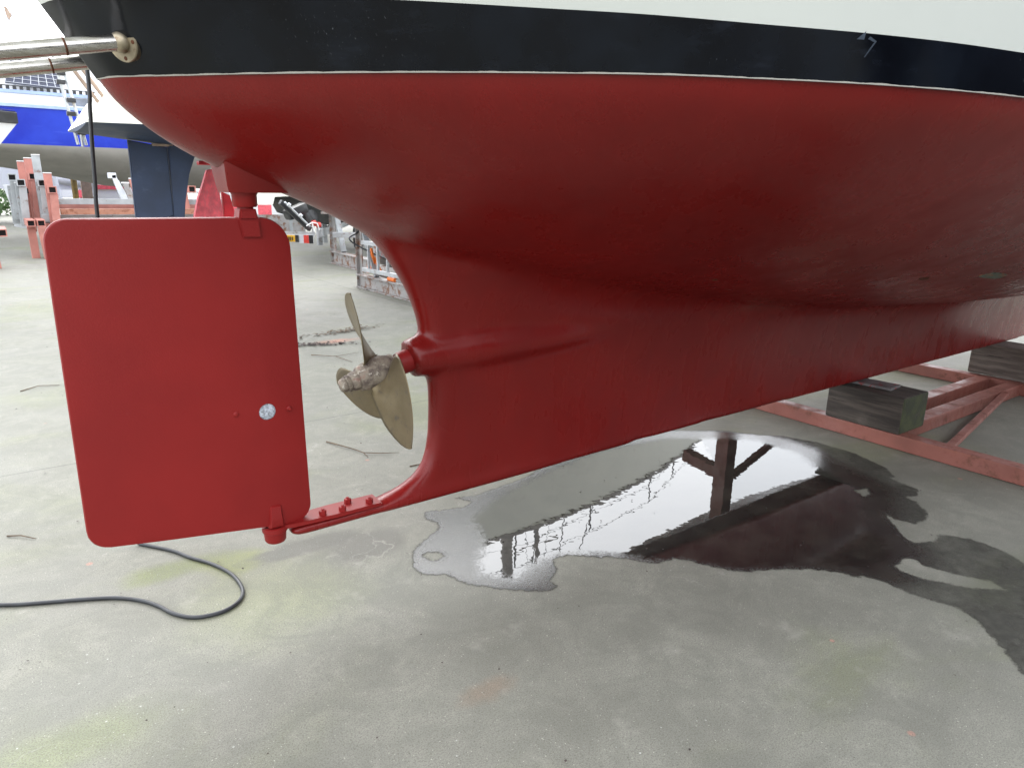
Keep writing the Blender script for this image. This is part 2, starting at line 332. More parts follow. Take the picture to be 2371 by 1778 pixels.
def prism(bm, poly, y0, y1, bev=0.0, axis='y'):
    f = (lambda p, s: (p[0], s, p[1])) if axis == 'y' else ((lambda p, s: (p[0], p[1], s)) if axis == 'z' else (lambda p, s: (s, p[0], p[1])))
    a = [bm.verts.new(f(p, y0)) for p in poly]; b_ = [bm.verts.new(f(p, y1)) for p in poly]; n = len(poly)
    fs = [bm.faces.new(a), bm.faces.new(b_[::-1])]
    for i in range(n): fs.append(bm.faces.new((a[i], b_[i], b_[(i+1) % n], a[(i+1) % n])))
    if bev:
        es = list(set(e for f_ in fs[:2] for e in f_.edges)); bmesh.ops.bevel(bm, geom=es, offset=bev, segments=2, affect='EDGES')
def catmull(pts, n=8):
    P = [Vector(p) for p in pts]; out = []
    for i in range(len(P)-1):
        p0, p1, p2, p3 = P[max(i-1, 0)], P[i], P[i+1], P[min(i+2, len(P)-1)]
        for k in range(n):
            s = k/n; out.append(.5*((2*p1)+(p2-p0)*s+(2*p0-5*p1+4*p2-p3)*s*s+(3*p1-p0-3*p2+p3)*s**3))
    out.append(P[-1]); return out
def rounded(poly, rads, n=8):
    out = []; N = len(poly)
    for i in range(N):
        p = Vector((*poly[i], 0)); a = Vector((*poly[i-1], 0))-p; b_ = Vector((*poly[(i+1) % N], 0))-p; r = rads[i]
        a.normalize(); b_.normalize(); A = a.angle(b_); dd = r/math.tan(A/2); cc = p+(a+b_).normalized()*(r/math.sin(A/2))
        s, e = p+a*dd-cc, p+b_*dd-cc
        for k in range(n+1):
            v_ = (s*(1-k/n)+e*(k/n)).normalized()*r+cc; out.append((v_.x, v_.y))
    return out
def interp(x, tab): return float(np.interp(x, [p[0] for p in tab], [p[1] for p in tab]))
def smooth_tab(tab, n=400):
    xs = np.array([p[0] for p in tab], float); ys = np.array([p[1] for p in tab], float)
    h = np.diff(xs); dl = np.diff(ys)/h; m = np.zeros(len(xs)); m[0] = dl[0]; m[-1] = dl[-1]
    for i in range(1, len(xs)-1):
        m[i] = 0 if dl[i-1]*dl[i] <= 0 else (h[i-1]+h[i])*1.0/((h[i]+0.)/dl[i-1]+(h[i-1]+0.)/dl[i])
    def f(x):
        x = min(max(x, xs[0]), xs[-1]); i = min(max(int(np.searchsorted(xs, x))-1, 0), len(xs)-2); s = (x-xs[i])/h[i]
        return float((1+2*s)*(1-s)**2*ys[i]+s*(1-s)**2*h[i]*m[i]+s*s*(3-2*s)*ys[i+1]+s*s*(s-1)*h[i]*m[i+1])
    return f

# ------------------------------------------------------------------ ground, puddle
bm = B()
for i in range(2): pass
g = bmesh.ops.create_grid(bm, x_segments=2, y_segments=2, size=300)
obj('ground', bm, 'concrete', kind='structure')

OUT = [(1.3, 2.44), (1.24, 2.32), (1.24, 2.26), (1.32, 2.2), (1.35, 2.1), (1.43, 2.0), (1.54, 1.9), (1.59, 1.86), (1.64, 1.88), (1.63, 1.93), (1.71, 1.97), (1.75, 2.06), (1.83, 2.04), (1.92, 1.96), (1.98, 1.92), (2.03, 1.85), (2.08, 1.78), (2.18, 1.76), (2.23, 1.7), (2.27, 1.61), (2.33, 1.53), (2.43, 1.48), (2.59, 1.38), (2.65, 1.31), (2.69, 1.23), (2.72, 1.22), (2.74, 1.16), (2.74, 1.07), (2.75, 0.99), (2.78, 0.93), (2.79, 0.88), (2.75, 0.8), (2.68, 0.72), (2.55, 0.6), (2.4, .35), (2.7, .3), (2.85, .5), (3.1, .62), (3.39, 0.88), (3.44, 0.97), (3.44, 1.11), (3.37, 1.21), (3.28, 1.19), (3.18, 1.24), (3.21, 1.3), (3.34, 1.43), (3.39, 1.48), (3.36, 1.41), (3.39, 1.33), (3.49, 1.32), (3.57, 1.36), (3.65, 1.44), (3.67, 1.52), (3.74, 1.48), (3.83, 1.52), (3.84, 1.6), (3.85, 1.68), (3.9, 1.68), (3.99, 1.77), (4.07, 2.01), (4.06, 2.23), (3.98, 2.42), (3.84, 2.57), (3.75, 2.71), (3.4, 2.95), (2.9, 3.0), (2.5, 2.93), (2.22, 2.82), (1.84, 2.77), (1.74, 2.81), (1.79, 2.71), (1.71, 2.69), (1.54, 2.75), (1.5, 2.69), (1.53, 2.61), (1.5, 2.56), (1.41, 2.51), (1.35, 2.48)]
DEEP = [(1.60, 2.36), (1.47, 2.2), (1.44, 2.11), (1.52, 2.0), (1.68, 2.05), (1.81, 2.06), (1.95, 1.98), (2.1, 1.8), (2.22, 1.74), (2.34, 1.57), (2.60, 1.4), (2.80, 1.26), (2.96, 1.25), (3.1, 1.34), (3.25, 1.52), (3.40, 1.60), (3.58, 1.70), (3.68, 2.02), (3.78, 2.2), (3.78, 2.45), (3.62, 2.62), (3.35, 2.80), (2.8, 2.90), (2.2, 2.78), (1.86, 2.66), (1.68, 2.56)]
DRY = [(2.88, 1.18), (3.0, 1.2), (3.05, 1.17), (3.01, 1.12), (3.06, 0.99), (3.11, 0.91), (3.09, 0.83), (2.98, 0.92), (2.89, 1.08)]
DRY2 = [(3.53, 1.71), (3.61, 1.68), (3.56, 1.63), (3.49, 1.63)]
DRY3 = [(1.33, 2.33), (1.31, 2.39), (1.35, 2.405), (1.40, 2.37), (1.385, 2.33), (1.355, 2.315)]
def sdist(P, poly):
    A = np.array(poly); Bq = np.roll(A, -1, 0); best = np.full(len(P), 1e9); ins = np.zeros(len(P), bool)
    for a, b_ in zip(A, Bq):
        d = b_-a; tt = np.clip(((P-a)@d)/(d@d+1e-12), 0, 1); best = np.minimum(best, np.linalg.norm(P-(a+tt[:, None]*d), axis=1))
        cnd = ((a[1] > P[:, 1]) != (b_[1] > P[:, 1])); xs = (b_[0]-a[0])*(P[:, 1]-a[1])/(b_[1]-a[1]+1e-12)+a[0]; ins ^= cnd & (P[:, 0] < xs)
    return np.where(ins, best, -best)
st = .02; gx = np.arange(1.0, 4.3, st); gy = np.arange(.2, 3.2, st); XX, YY = np.meshgrid(gx, gy, indexing='ij')
PP = np.stack([XX.ravel(), YY.ravel()], 1); e1 = sdist(PP, OUT)
for dq in (DRY, DRY2, DRY3): e1 = np.minimum(e1, -sdist(PP, dq))
d1 = np.minimum(sdist(PP, DEEP), .3); ny = len(gy)
keep = (e1 > -.06).reshape(XX.shape); idx = -np.ones(len(PP), int); faces = []; used = []
for i in range(len(gx)-1):
    for j in range(ny-1):
        if keep[i, j] or keep[i+1, j] or keep[i, j+1] or keep[i+1, j+1]:
            q = [i*ny+j, (i+1)*ny+j, (i+1)*ny+j+1, i*ny+j+1]
            for k in q:
                if idx[k] < 0: idx[k] = len(used); used.append(k)
            faces.append([int(idx[k]) for k in q])
me = bpy.data.meshes.new('puddle'); me.from_pydata([(PP[k, 0], PP[k, 1], .0013) for k in used], [], faces)
for nm, arr in (('edge', e1), ('deep', d1)):
    at = me.attributes.new(nm, 'FLOAT', 'POINT'); at.data.foreach_set('value', arr[used].astype(np.float32))
obj('puddle', me, 'puddle', kind='structure', smooth=True, ang=180)

# ------------------------------------------------------------------ main yacht
YC = 2.30
BW = smooth_tab([(.312, 0), (.34, .075), (.38, .13), (.454, .215), (.57, .36), (.689, .49), (.918, .72), (1.15, .92), (1.31, 1.045), (1.59, 1.2), (1.8, 1.3), (2.05, 1.39), (2.33, 1.46), (3, 1.6), (4, 1.70), (5, 1.72), (6, 1.64), (7, 1.42), (8, 1.08), (9, .62), (9.8, .24), (10.3, 0)])
ZCt = smooth_tab([(.312, 1.765), (.345, 1.715), (.38, 1.677), (.44, 1.622), (.515, 1.574), (.619, 1.529), (.72, 1.492), (.844, 1.449), (.928, 1.412), (1.08, 1.34), (1.25, 1.275), (1.83, 1.13), (2.63, 1.005), (3.4, .92), (4.23, .85), (5.5, .80), (6.7, .82), (8, .98), (9.2, 1.36), (10.3, 1.765)])
def bw(X): return BW(X)
def soff(X): return .1+.070*math.exp(-(X-.2)/.70)+.013*math.exp(-((X-.75)/.45)**2)
def XS(z): return np.interp(z, [1.765, 1.94, 2.3, 2.8], [.312, .200, -.02, -.30])
def XB(z): return np.interp(z, [1.765, 2.3, 2.9], [10.3, 10.75, 11.3])
NU = 150
us = [(k/NU)**1.7 for k in range(NU+1)]
def half_grid_top(z0f, z1f, rows):
    """rows of (X, halfbreadth, z) from lower edge to upper edge"""
    G = []
    for u in us:
        X0 = .312+(10.3-.312)*u; col = []
        lo, hi = z0f(X0), z1f(X0)
        for r in range(rows+1):
            z = lo+(hi-lo)*r/rows
            X = X0+(XS(z)-.312)*(1-u)**6+(XB(z)-10.3)*u**6
            sh = (.312-XS(z))*math.exp(-(X0-.312)/.9)
            b = bw(min(10.3, X0+sh*.9*min(1, (X0-.312)/.12)))+.10*(z-ZW)*min(1, (X0-.312)/1.0)
            if u < 1e-9 or u > .9999: b = 0
            col.append((X, b, z))
        G.append(col)
    return G
def grid_mesh(G, mirror=True):
    bm = B(); rings = []
    for side in (-1, 1):
        vs = [[bm.verts.new((p[0], YC+side*p[1], p[2])) for p in col] for col in G]
        for a, b_ in zip(vs, vs[1:]):
            for k in range(len(a)-1):
                f = (a[k], b_[k], b_[k+1], a[k+1])
                bm.faces.new(f if side < 0 else f[::-1])
    bmesh.ops.remove_doubles(bm, verts=bm.verts, dist=1e-5)
    return bm
yacht = thing('sailing_yacht', (1.3, YC, 0), 'sailing yacht with red antifouling, dark stripe and white topsides, propped up nearest the camera', 'yacht')
sheer = lambda X: 2.72-.02*X+.004*(X-5)**2
top = lambda X: ZW+soff(X)
bm = grid_mesh(half_grid_top(lambda X: top(X)-.0, sheer, 10)); obj('topsides', bm, 'white_hull', yacht, True, ang=180)
bm = grid_mesh(half_grid_top(lambda X: ZW-.0005, lambda X: top(X), 6)); obj('boot_stripe', bm, 'stripe', yacht, True, ang=180)
# deck
bm = B(); G = half_grid_top(lambda X: sheer(X)-.05, lambda X: sheer(X), 1); rows = []
for col in G:
    X, b, z = col[1]; rows.append([bm.verts.new((X, YC+s*b*.995, z-.012+.06*(1-s*s))) for s in (-1, -.5, 0, .5, 1)])
for a, b_ in zip(rows, rows[1:]):
    for k in range(4):
        try: bm.faces.new((a[k], b_[k], b_[k+1], a[k+1]))
        except ValueError: pass
bmesh.ops.remove_doubles(bm, verts=bm.verts, dist=1e-5); dk = obj('deck', bm, 'deck', yacht, True)
bm = B(); prism(bm, rounded([(3.2, 2.6), (3.5, 3.05), (7.2, 2.98), (7.9, 2.6)], [.03, .1, .15, .03]), YC-.75, YC+.75, .04); obj('coachroof', bm, 'white_hull', yacht, True)

# underwater body: canoe body + keel plate + heel bar + shaft boss, fused
def voxel_union(parts, size, smooth_it):
    bm = B()
    for p in parts:
        me_ = bpy.data.meshes.new('t'); bmesh.ops.recalc_face_normals(p, faces=p.faces); p.to_mesh(me_); p.free(); bm.from_mesh(me_); bpy.data.meshes.remove(me_)
    me_ = bpy.data.meshes.new('u'); bm.to_mesh(me_); bm.free()
    o = bpy.data.objects.new('u', me_); COL.objects.link(o)
    m = o.modifiers.new('r', 'REMESH'); m.mode = 'VOXEL'; m.voxel_size = size
    s = o.modifiers.new('s', 'SMOOTH'); s.factor = .5; s.iterations = smooth_it
    dg = bpy.context.evaluated_depsgraph_get(); r = bpy.data.meshes.new_from_object(o.evaluated_get(dg)); bpy.data.objects.remove(o); return r
def canoe():
    bm = B(); NT_ = 22; cols = []
    ul = [(k/110)**1.6 for k in range(111)]
    for u in ul:
        X = .312+(10.3-.312)*u; b = bw(X); zc = ZCt(X); e = interp(X, [(.3, 1.75), (1.3, 1.55), (2.5, 1.48), (4, 1.28), (6, 1.15), (8, 1.15), (10.3, 1.6)]); col = []
        for k in range(NT_+1):
            th = math.pi/2*k/NT_; y_ = b*math.cos(th)**e if k < NT_ else 0; z_ = ZW-(ZW-zc)*math.sin(th)**(e*.98)
            col.append((X, y_, z_))
        # build up above waterline to hide the voxel rim
        G2 = (X-(.08*math.exp(-(X-.312)/.3)), b*1.0+.012*min(1, (X-.312)/.2), ZW+.12)
        col = [G2]+col; cols.append(col)
    n = len(cols[0]); V = {}
    ring = [[bm.verts.new((p[0], YC-p[1], p[2])) for p in col]+[bm.verts.new((p[0], YC+p[1], p[2])) for p in col[-2::-1]] for col in cols]
    for a, b_ in zip(ring, ring[1:]):
        for k in range(len(a)-1): bm.faces.new((a[k], a[k+1], b_[k+1], b_[k]))
        bm.faces.new((a[-1], a[0], b_[0], b_[-1]))
    bm.faces.new(ring[0][::-1]); bm.faces.new(ring[-1])
    bmesh.ops.remove_doubles(bm, verts=bm.verts, dist=1e-5)
    return bm
XE = smooth_tab([(.30, 1.02), (.345, 1.04), (.362, 1.11), (.39, 1.19), (.43, 1.25), (.5, 1.287), (.6, 1.303), (.73, 1.308), (.82, 1.30), (.98, 1.274), (1.05, 1.258), (1.13, 1.228), (1.2, 1.19), (1.27, 1.14), (1.33, 1.085), (1.40, .99), (1.5, .93)])
def plate_():
    bm = B(); NZ, NX = 34, 46; side = {}
    for s in (-1, 1):
        rows = []
        for i in range(NZ+1):
            row = []
            for j in range(NX+1):
                v_ = (j/NX)**1.8; w = i/NZ
                xf = 8.2
                # z follows canoe bottom in upper part
                xa = 1.0+(xf-1.0)*v_
                zt = min(1.47, ZCt(max(xa, 1.0))+.16) if xa > 1.3 else 1.47
                zb = .313+.035*min(1, max(0, (xa-1.2)/2.4))
                z_ = zb+(zt-zb)*w
                xe = XE(z_); X = xe+(xf+ -.45*(z_-.3) -xe)*v_
                zc = ZCt(max(.5, X))
                tb = interp(X, [(1.0, .035), (1.6, .042), (2.5, .06), (3.6, .085), (7, .09), (8, .03)]); tt = interp(X, [(1.0, .045), (1.5, .065), (2.2, .095), (3, .115), (7, .11), (8, .03)])
                hgt = max(0., min(1, (z_-.31)/(max(.3, zc-.31)))); T = tb+(tt-tb)*hgt
                fl = interp(X, [(1., .10), (1.8, .085), (3.5, .05), (8, .04)]); T += fl*math.exp(-max(0, zc-z_)/interp(X, [(1, .10), (3, .09)]))*interp(X, [(1.1, .25), (1.5, 1), (8, 1)])
                d = X-xe; rr = .05; T *= math.sqrt(max(0, 1-(1-min(1, d/rr))**2)) if d < rr else 1
                if j == NX: T = 0
                row.append(bm.verts.new((X, YC+s*T, z_)))
            rows.append(row)
        side[s] = rows
    for s in (-1, 1):
        R = side[s]
        for a, b_ in zip(R, R[1:]):
            for k in range(NX): bm.faces.new((a[k], a[k+1], b_[k+1], b_[k]))
    for r in (0, NZ):
        a, b_ = side[-1][r], side[1][r]
        for k in range(NX): bm.faces.new((a[k], a[k+1], b_[k+1], b_[k]))
    bmesh.ops.remove_doubles(bm, verts=bm.verts, dist=1e-5)
    return bm
def bar_():
    bm = B(); pts = []; rings = []
    prof = [(a*1.0, b_) for a, b_ in rounded([(-1, -1), (1, -1), (1, 1), (-1, 1)], [.55]*4, 5)]
    for X in (.728, .732, .745, .80, 1.0, 1.2, 1.5, 1.8, 2.1, 2.4):
        k = interp(X, [(.728, .55), (.745, .95), (.8, 1)]); hw = interp(X, [(.7, .044), (1.2, .052), (1.8, .056), (2.4, .05)])*k; hh = interp(X, [(.7, .021), (1.0, .023), (1.3, .028), (2.4, .03)])*k
        zc = .301+.021+interp(X, [(.7, .0), (1.2, .010), (2.4, .025)])
        rings.append([bm.verts.new((X, YC+p[0]*hw, zc+p[1]*hh)) for p in prof])
    n = len(prof)
    for a, b_ in zip(rings, rings[1:]):
        for k in range(n): bm.faces.new((a[k], a[(k+1) % n], b_[(k+1) % n], b_[k]))
    bm.faces.new(rings[0][::-1]); bm.faces.new(rings[-1]); return bm
TILT = .22; AX = Vector((math.cos(TILT), 0, math.sin(TILT)))
def boss_():
    bm = B(); rings = []; n = 28
    path = [(1.222, .885, .001), (1.222, .885, .076), (1.26, .889, .080), (1.36, .893, .084), (1.5, .900, .098), (1.7, .908, .107), (1.9, .913, .112), (2.15, .918, .110), (2.4, .922, .102), (2.7, .94, .08)]
    for i, (X, z_, r) in enumerate(path):
        tl = interp(X, [(1.22, .2), (1.5, .07), (2.4, .03)]); a = Vector((-math.sin(tl), 0, math.cos(tl))); rz = interp(X, [(1.2, 1), (1.5, .90), (2.0, .62), (2.4, .32), (2.7, .1)])
        rings.append([bm.verts.new(Vector((X, YC, z_))+a*math.cos(2*math.pi*k/n)*r*rz+Vector((0, 1, 0))*math.sin(2*math.pi*k/n)*r*(1.0)) for k in range(n)])
    for r0, r1 in zip(rings, rings[1:]):
        for k in range(n): bm.faces.new((r0[k], r0[(k+1) % n], r1[(k+1) % n], r1[k]))
    bm.faces.new(rings[0][::-1]); bm.faces.new(rings[-1]); return bm
um = voxel_union([canoe(), plate_(), bar_(), boss_()], .0125, 8)
nv = len(um.vertices); co = np.empty(nv*3); um.vertices.foreach_get('co', co); co = co.reshape(-1, 3)
ed = np.empty(len(um.edges)*2, np.int64); um.edges.foreach_get('vertices', ed); ed = ed.reshape(-1, 2)
deg = np.bincount(ed.ravel(), minlength=nv).astype(float)
def sst(x_, a, b_): q_ = np.clip((x_-a)/(b_-a), 0, 1); return q_*q_*(3-2*q_)
Xc, Zc = co[:, 0], co[:, 2]
wgt = sst(Zc, .40, .50)*np.maximum(sst(Xc, 1.36, 1.50), sst(Zc, 1.22, 1.40)*sst(Xc, .33, .5))
wgt *= 1-.95*(sst(Zc, .72, .80)*(1-sst(Zc, 1.0, 1.08))*(1-sst(Xc, 2.1, 2.7)))
wgt = .10+.90*wgt
for it in range(70):
    acc = np.stack([np.bincount(ed[:, 0], co[ed[:, 1], k], nv)+np.bincount(ed[:, 1], co[ed[:, 0], k], nv) for k in range(3)], 1)/deg[:, None]
    co += (acc-co)*(wgt*.6)[:, None]
um.vertices.foreach_set('co', co.ravel())
bm = B(); bm.from_mesh(um); bpy.data.meshes.remove(um)
bmesh.ops.bisect_plane(bm, geom=bm.verts[:]+bm.edges[:]+bm.faces[:], plane_co=(0, 0, ZW), plane_no=(0, 0, 1), clear_outer=True)
hull = obj('underwater_hull', bm, 'red', yacht, True, ang=180)
# skeg pad and rudder stock fittings under the counter
bm = B(); rings = []
for (x0, x1, w0, z_) in ((.612, .865, .058, 1.478), (.607, .900, .062, 1.50), (.60, 1.0, .075, 1.56), (.66, 1.1, .09, 1.64)):
    rings.append([bm.verts.new(p) for p in ((x0, YC-w0, z_), (x0+.01, YC-w0-.004, z_), (x1-.12, YC-w0, z_), (x1, YC-.012, z_), (x1, YC+.012, z_), (x1-.12, YC+w0, z_), (x0+.01, YC+w0+.004, z_), (x0, YC+w0, z_))])
for r0, r1 in zip(rings, rings[1:]):
    for k in range(8): bm.faces.new((r0[k], r0[(k+1) % 8], r1[(k+1) % 8], r1[k]))
bm.faces.new(rings[0][::-1]); bm.faces.new(rings[-1]); obj('rudder_bracket', bm, 'red', yacht, True)
bm = B(); lathe(bm, (.672, YC, 1.495), (0, 0, -1), [(0, .040), (.018, .040), (.024, .037), (.055, .037), (.060, .033)], 28); obj('bearing_collar', bm, 'red2', yacht, True)
bm = B(); lathe(bm, (.672, YC, 1.44), (0, 0, -1), [(0, .024), (.06, .024)], 24)
# forked tang gripping the blade
for s in (-1, 1):
    prism(bm, [(.642, 1.398), (.702, 1.398), (.706, 1.345), (.652, 1.345)], YC+s*.0235, YC+s*.0325, .003)
prism(bm, [(.648, 1.43), (.696, 1.43), (.702, 1.396), (.642, 1.396)], YC-.0325, YC+.0325, .006); obj('rudder_stock', bm, 'red2', yacht, True)
# rudder
RUD = rounded([(.131, .436), (.817, .345), (.80, 1.405), (.136, 1.405)], [.062, .060, .095, .062], 10)
def resample(poly, N):
    P_ = [Vector((*p, 0)) for p in poly]; L = [0]
    for a, b_ in zip(P_, P_[1:]+P_[:1]): L.append(L[-1]+(b_-a).length)
    out = []
    for k in range(N):
        d = L[-1]*k/N; i = max(j for j in range(len(P_)) if L[j] <= d); a, b_ = P_[i], P_[(i+1) % len(P_)]; q_ = a+(b_-a)*((d-L[i])/max(1e-9, L[i+1]-L[i])); out.append((q_.x, q_.y))
    return out
RUD = resample(RUD, 220)
cxr, czr = .47, .9
def rudder_bm():
    bm = B(); layers = []
    T = .021
    N = len(RUD)
    hole = [(.686+.027*math.cos(2*math.pi*k/N), .777+.027*math.sin(2*math.pi*k/N)) for k in range(N)]
    # order hole to follow outline angles
    import bisect
    def angle(p): return math.atan2(p[1]-.777, p[0]-.686)
    hl = [(.686+.028*math.cos(angle(p)), .777+.028*math.sin(angle(p))) for p in RUD]
    for s in (-1, 1):
        L = []
        for k in range(7):
            f = [0, .005, .02, .05, .25, .6, 1][k]
            row = []
            for p, h_ in zip(RUD, hl):
                x_ = p[0]*(1-f)+h_[0]*f; z_ = p[1]*(1-f)+h_[1]*f
                te = min(1, max(.0, (x_-.10)/.30)); le = min(1, max(.0, (.83-x_)/.16))
                tt = (.010+(T-.010)*math.sin(te*math.pi/2))*(.45+.55*math.sin(le*math.pi/2))
                edge = [.62, .97, 1, 1, 1, 1, 1][k]
                row.append(bm.verts.new((x_, YC+s*tt*edge, z_)))
            L.append(row)
        layers.append(L)
    for s, L in enumerate(layers):
        for a, b_ in zip(L, L[1:]):
            for k in range(N): bm.faces.new((a[k], a[(k+1) % N], b_[(k+1) % N], b_[k]))
    for idx_ in (0, 6):
        a, b_ = layers[0][idx_], layers[1][idx_]
        for k in range(N): bm.faces.new((a[k], a[(k+1) % N], b_[(k+1) % N], b_[k]))
    return bm
rudo = obj('rudder', rudder_bm(), 'red2', yacht, True, ang=35)
bm = B(); lathe(bm, (.686, YC-.0205, .777), (0, 1, 0), [(0, .018), (.003, .0275), (.038, .0275), (.041, .02)], 28); obj('anode', bm, 'zinc', rudo, True)
for (x_, z_) in ((.585, .786), (.759, .776)):
    bm = B(); lathe(bm, (x_, YC-.0185, z_), (0, -1, 0), [(0, .010), (.004, .009), (.006, .0055), (.011, .005), (.012, .002)], 14); obj('stud', bm, 'red2', rudo, True)
# lower pintle
bm = B(); rings = []
for (z_, w_, d_, cx_) in ((.440, .017, .0225, .688), (.436, .020, .028, .688), (.40, .022, .034, .687), (.372, .026, .037, .686), (.362, .027, .032, .686)):
    rings.append([bm.verts.new((cx_+a*w_, YC+b_*d_, z_)) for a, b_ in ((-1, -.75), (-.75, -1), (.75, -1), (1, -.75), (1, .75), (.75, 1), (-.75, 1), (-1, .75))])
for r0, r1 in zip(rings, rings[1:]):
    for k in range(8): bm.faces.new((r0[k], r0[(k+1) % 8], r1[(k+1) % 8], r1[k]))
bm.faces.new(rings[0][::-1]); bm.faces.new(rings[-1]); obj('pintle', bm, 'red2', rudo, True)
# heel gudgeon: cup and bolted tongue
bm = B(); lathe(bm, (.686, YC, .300), (0, 0, 1), [(0, .032), (.006, .036), (.036, .038), (.040, .043), (.056, .043), (.058, .040), (.058, .031), (.050, .030)], 32)
gud = obj('heel_bearing', bm, 'red2', yacht, True)
bm = B(); prism(bm, rounded([(.700, YC-.028), (.74, YC-.036), (.90, YC-.046), (1.075, YC-.050), (1.080, YC+.045), (.90, YC+.046), (.74, YC+.036), (.700, YC+.028)], [.004]*8, 2), .347, .361, .003, axis='z')
tg = obj('heel_plate', bm, 'red2', yacht, True)
for (x_, y_) in ((.853, YC-.022+.0), (.925, YC-.03), (.968, YC+.022), (1.035, YC-.022)):
    bm = B(); lathe(bm, (x_, y_, .360), (0, 0, 1), [(0, .0135), (.017, .0135), (.019, .010), (.020, .006), (.024, .005)], 6); obj('bolt', bm, 'red2', tg, False)
# propeller
HC = Vector((1.072, YC, .846))
Ue = Vector((-math.sin(TILT), 0, math.cos(TILT))); Ve = Vector((0, -1, 0))
prop = thing('p', HC, 'x', 'x'); COL.objects.unlink(prop); bpy.data.objects.remove(prop)
bm = B(); lathe(bm, HC-AX*.055, AX, [(0, .036), (.006, .044), (.03, .050), (.07, .057), (.11, .055), (.135, .046), (.14, .034)], 32)
for v_ in bm.verts: v_.co += Vector(mnoise.noise_vector(v_.co*45))*.0010
hub = obj('propeller_hub', bm, 'corroded', yacht, True, ang=180)
bm = B(); lathe(bm, HC-AX*.125, AX, [(0, .012), (.003, .022), (.018, .027), (.024, .024), (.026, .031), (.036, .031), (.040, .027), (.046, .034), (.070, .036), (.075, .033)], 28)
for v_ in bm.verts: v_.co += Vector(mnoise.noise_vector(v_.co*60))*.0012
obj('propeller_nut', bm, 'corroded', hub, True, ang=60)
bm = B(); lathe(bm, HC+AX*.082, AX, [(0, .022), (.03, .022), (.03, .040), (.05, .044), (.10, .044), (.12, .040)], 28); obj('shaft_seal', bm, 'red2', yacht, True)
bm = B(); lathe(bm, HC+AX*.075, AX, [(0, .040), (.003, .048), (.016, .048), (.02, .040)], 16); obj('line_cutter', bm, 'corroded', hub, True)
def blade(theta):
    bm = B(); rad = Ue*math.cos(theta)+Ve*math.sin(theta); tan = AX.cross(rad); P_ = .36; NR, NC = 34, 16; Rmax = .328
    sides = []
    for s in (-1, 1):
        rows = []
        for i in range(NR+1):
            f = 1-(1-i/NR)**1.5; r = .030+(Rmax-.030)*f
            ch = .088*math.sqrt(max(0, 1-((f-.52)/.50)**2))**.9 if f > .03 else .03
            ch = max(.003, .146*max(0, 1-((f-.52)/.48)**2)**.85) if f > .52 else interp(f, [(0, .052), (.12, .074), (.28, .112), (.42, .138), (.52, .146)])
            phi = math.atan2(P_, 2*math.pi*max(r, .07)); row = []
            skew = .095*f**3-.038*math.sin(math.pi*f)
            for j in range(NC+1):
                c_ = -1+2*j/NC
                off = c_*ch+skew
                tt = (.0075*(1-f)+.0018)*math.sqrt(max(0, 1-c_*c_))+.0002
                camb = .006*(1-c_*c_)
                w = off*math.cos(phi)/max(r, .05)
                rr = rad*math.cos(w)+tan*math.sin(w) if r > .06 else rad+tan*(off*math.cos(phi)/max(r, .03))*.5
                p = HC+AX*.01+rr*r+AX*(off*math.sin(phi)*HAND)+AX*(s*tt*math.cos(phi)+camb*.6)-AX*(.02*f)
                row.append(bm.verts.new(p))
            rows.append(row)
        sides.append(rows)
        for a, b_ in zip(rows, rows[1:]):
            for k in range(NC): bm.faces.new((a[k], a[k+1], b_[k+1], b_[k]))
    bmesh.ops.remove_doubles(bm, verts=bm.verts, dist=.0006)
    bmesh.ops.holes_fill(bm, edges=[e for e in bm.edges if e.is_boundary], sides=0)
    return bm
HAND = -1
for th in (-6, 114, 234): obj('propeller_blade', blade(math.radians(th)), 'bronze', hub, True, ang=180)
# stern tubes (boarding frame stays) with flanges
def stay(base, tip, nrm, side):
    nrm = Vector(nrm).normalized(); base, tip = Vector(base)+nrm*.022, Vector(tip)+nrm*.022; d = (tip-base).normalized(); nrm = Vector(nrm).normalized()
    bm = B(); tube(bm, [base-d*.01, base+d*.3, tip], .0195, 28); st_ = obj('stern_stay', bm, 'steel', yacht, True)
    bm = B(); lathe(bm, base-nrm*.022, nrm, [(0, .046), (.022, .047), (.0245, .045), (.0255, .0)], 36); fl = obj('flange', bm, 'flange', st_, True)
    bm = B(); lathe(bm, base-nrm*.002, nrm, [(0, .026), (.006, .026), (.016, .023), (.024, .015), (.027, .004)], 28); obj('ball_joint', bm, 'flange', st_, True)
    a = nrm.orthogonal().normalized(); b_ = nrm.cross(a)
    for k in range(4):
        p = base+(a*math.cos(k*math.pi/2+.6)+b_*math.sin(k*math.pi/2+.6))*.037
        bm = B(); lathe(bm, p-nrm*.0, nrm, [(0, .005), (.0035, .005), (.0045, .003)], 10); obj('screw', bm, 'weld', fl, True)
    p = base+d*.125; bm = B(); lathe(bm, p, d, [(0, .0198), (.001, .0206), (.004, .0206), (.005, .0198)], 28); obj('weld_ring', bm, 'weld', st_, True)
stay((.371, 2.132, 1.842), (-1.3, 2.10, 1.50), (-.80, -.52, -.26), -1)
stay((.371, 2.468, 1.842), (-1.3, 2.50, 1.50), (-.80, .52, -.26), 1)

